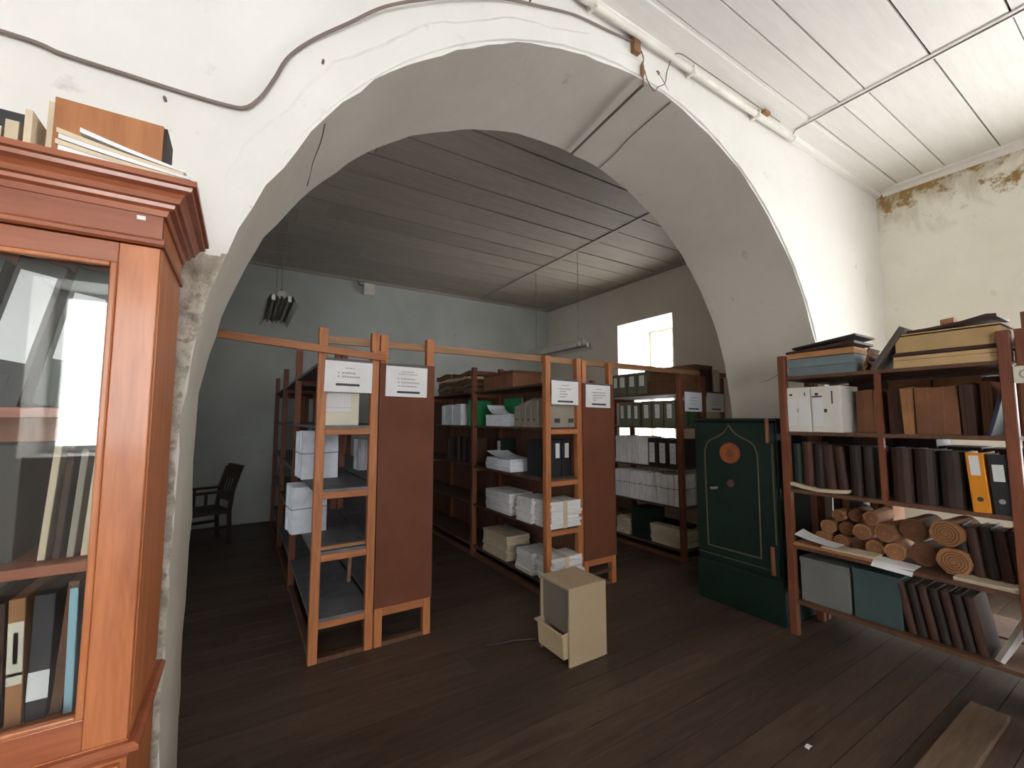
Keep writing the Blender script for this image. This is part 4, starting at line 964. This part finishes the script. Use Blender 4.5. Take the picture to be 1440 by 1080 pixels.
for x in (.4, 1.6, 2.5, 3.3): MB().box(x, x + .02, 1.672, 1.75, 3.898, 3.952, PVC).build('clip', t)
MB().cyl((3.86, 1.70, 3.925), (3.88, 1.70, 3.925), .026, PVC).build('end_cap', t)
t = thing('junction_box', 'old brown junction box with bare wires above the arch', 'junction box', (1.99, 1.735, 3.885))
MB().box(-.03, .03, -.02, .014, -.055, .05, BAKELITE).build('case', t, bevel=.004)
MB().tube(smooth_path([(.04, .0, -.0), (.065, -.005, -.05), (.06, -.005, -.12), (.065, 0, -.20), (.06, .0, -.245)]), .004, BAKELITE, 6).build('bare_wire', t)
MB().loops([[(.052 + s * math.cos(a * math.pi / 4), -.008 + s * .6 * math.sin(a * math.pi / 4), z) for a in range(8)] for z, s in ((-.09, .004), (-.12, .014), (-.17, .018), (-.2, .006))], BAKELITE).build('fabric_sleeve', t)
tag(MB().tube([(2.06, 1.74, 3.655), (2.06, 1.80, 3.652), (2.075, 2.1, 3.638), (2.09, 2.48, 3.612)], .009, flat('dirty_conduit', S((104, 94, 84)), .7)).build('arch_conduit'), 'dirty conduit crossing the underside of the arch', 'conduit')
tag(MB().tube(smooth_path([(2.075, yy, 3.76), (2.10, yy, 3.70), (2.16, yy, 3.655), (2.2, yy, 3.70), (2.27, yy - .0, 3.76), (2.29, yy - .01, 3.86), (2.33, 1.68, 3.952), (2.6, 1.67, 3.956), (3.6, 1.67, 3.956)]), .0035, CABLE, 6).build('loose_wire'), 'thin loose wire looping from under the pipe', 'wire')
t = thing('wire_hook', 'small rusty hook with hanging wire right of the junction box', 'hook', (2.21, yy, 3.80))
MB().box(-.012, .012, 0, .012, -.016, .016, BAKELITE).build('plate', t); MB().tube([(0, 0, 0), (.05, 0, -.04), (.10, .004, -.085)], .003, CABLE, 6).build('wire', t)
# crack line down to the arch edge
t = tag(B('ceiling_clip', 3.36, 3.43, 1.655, 1.70, 3.94, 3.965, KRAFT), 'small brown clip on the pipe under the ceiling', 'clip')
tag(MB().tube([(3.85, 1.69, 3.955), (3.84, 1.66, 3.975), (3.85, 1.3, 3.984), (3.85, .3, 3.984), (3.85, -1.2, 3.984)], .0045, CABLE, 6).build('ceiling_wire'), 'grey wire along the joint strip of the white ceiling', 'wire')
for i, (x, z_) in enumerate([(-.26, 2.63), (.21, 2.98), (1.2, 3.79)]):
    tag(MB().cyl((x, Y0 - .02, z_ - .03), (x, Y0 + .004, z_ - .03), .005, CABLE, 8).build('wall_nail'), ['dark nail in the white wall below the left cable run', 'dark nail beside the rising cable', 'dark nail above the arch crown'][i], 'nail')

# ------------------------------------------------------------------ hanging lamps in the back room
def lamp(label, x, y, z, L, cords):
    t = thing('hanging_lamp', label, 'lamp', (x, y, z))
    m = MB(); m.box(-.035, .035, -L / 2, L / 2, .03, .085, TIN); m.build('housing', t)
    for s in (-1, 1):
        # trough reflector of each tube
        m = MB(); pr = [(s * .012, .03), (s * .05, .045), (s * .11, .045), (s * .16, -.045), (s * .156, -.047), (s * .107, .040), (s * .052, .040), (s * .015, .0)]
        m.prism(pr, 'y', -L / 2, L / 2, TIN); m.build('reflector', t)
        m = MB(); m.cyl((s * .075, -L / 2 + .03, .012), (s * .075, L / 2 - .03, .012), .014, TUBEW, 12); m.build('tube', t, smooth=False)
        for e_ in (-1, 1): MB().box(s * .075 - .016, s * .075 + .016, e_ * (L / 2 - .02) - .012, e_ * (L / 2 - .02) + .012, -.018, .042, PVC).build('socket', t)
    for cy in cords:
        MB().tube([(0, cy, .085), (.004, cy, (HC - z) * .5), (0, cy, HC - z)], .0035, CABLE, 6).build('hanging_cord', t)
    MB().tube([(-.03, cords[0] + .0, .085), (0, cords[0], .14), (.03, cords[0], .085)], .004, CABLE, 6).build('hook', t)
lamp('twin tube hanging lamp at left of the back room', .30, 5.68, 2.80, 1.35, (-.55, .5))
lamp('twin tube hanging lamp near the back room window', 4.05, 5.25, 2.60, 1.35, (-.55, .5))
t = thing('wall_box', 'small grey-white box mounted under the ceiling on back wall', 'box', (1.80, YF, 3.84))
MB().box(-.09, .09, -.11, 0, -.11, .09, PVC).build('case', t, bevel=.006); MB().tube([(-.09, -.03, .05), (-.16, -.02, .08), (-.19, -.02, .14)], .012, CABLE).build('cable', t)

# ------------------------------------------------------------------ dark armchair in the back room
t = thing('armchair', 'dark wooden armchair seen from the side in back left', 'chair', (-.36, 6.75, 0), R(18))
MB().box(-.26, .22, -.25, .25, .38, .43, CHAIRW).build('seat', t, bevel=.01)
for x, y in ((-.24, -.24), (-.24, .24)): MB().box(x - .02, x + .02, y - .02, y + .02, 0, .64, CHAIRW).build('leg', t)
for y in (-.24, .24):
    MB().loops([[(x - .02, y - .02, z), (x + .022, y - .02, z), (x + .022, y + .02, z), (x - .02, y + .02, z)] for x, z in ((.23, 0), (.21, .4), (.24, .66), (.32, .93))], CHAIRW).build('leg', t)
    MB().box(-.28, .24, y - .028, y + .028, .64, .67, CHAIRW).build('arm', t, bevel=.006)
    MB().box(-.22, .2, y - .012, y + .012, .20, .235, CHAIRW).build('stretcher', t)
    MB().box(-.06, -.03, y - .012, y + .012, .43, .64, CHAIRW).build('arm_support', t)
m = MB().loops([[(x, -.26, z), (x + .025, -.26, z), (x + .025, .26, z), (x, .26, z)] for x, z in ((.275, .80), (.315, .92), (.335, .96))], CHAIRW); m.build('top_rail', t)
MB().box(.215, .24, -.22, .22, .52, .57, CHAIRW).build('back_rail', t)
for k in range(4): MB().loops([[(x, -.16 + k * .1, z), (x + .014, -.16 + k * .1, z), (x + .014, -.12 + k * .1, z), (x, -.12 + k * .1, z)] for x, z in ((.222, .57), (.282, .81))], CHAIRW).build('slat', t)

# ------------------------------------------------------------------ floor odds and ends
t = tag(B('loose_plank', 1.95, 3.42, .645, .79, .003, .032, wood('grey_plank', S((78, 60, 45)), S((112, 90, 70)), (1.2, 12, 12), .7, var=.02), bevel=.003), 'worn pale plank lying on floor at lower right', 'plank')
sheet('tiny white paper scrap on floor near the plank', lambda u, v: (2.33 + .035 * u, 1.10 + .02 * v, .003 + .006 * math.sin(3 * u)), PAPER, 4, 2, 'paper_scrap', .0015)
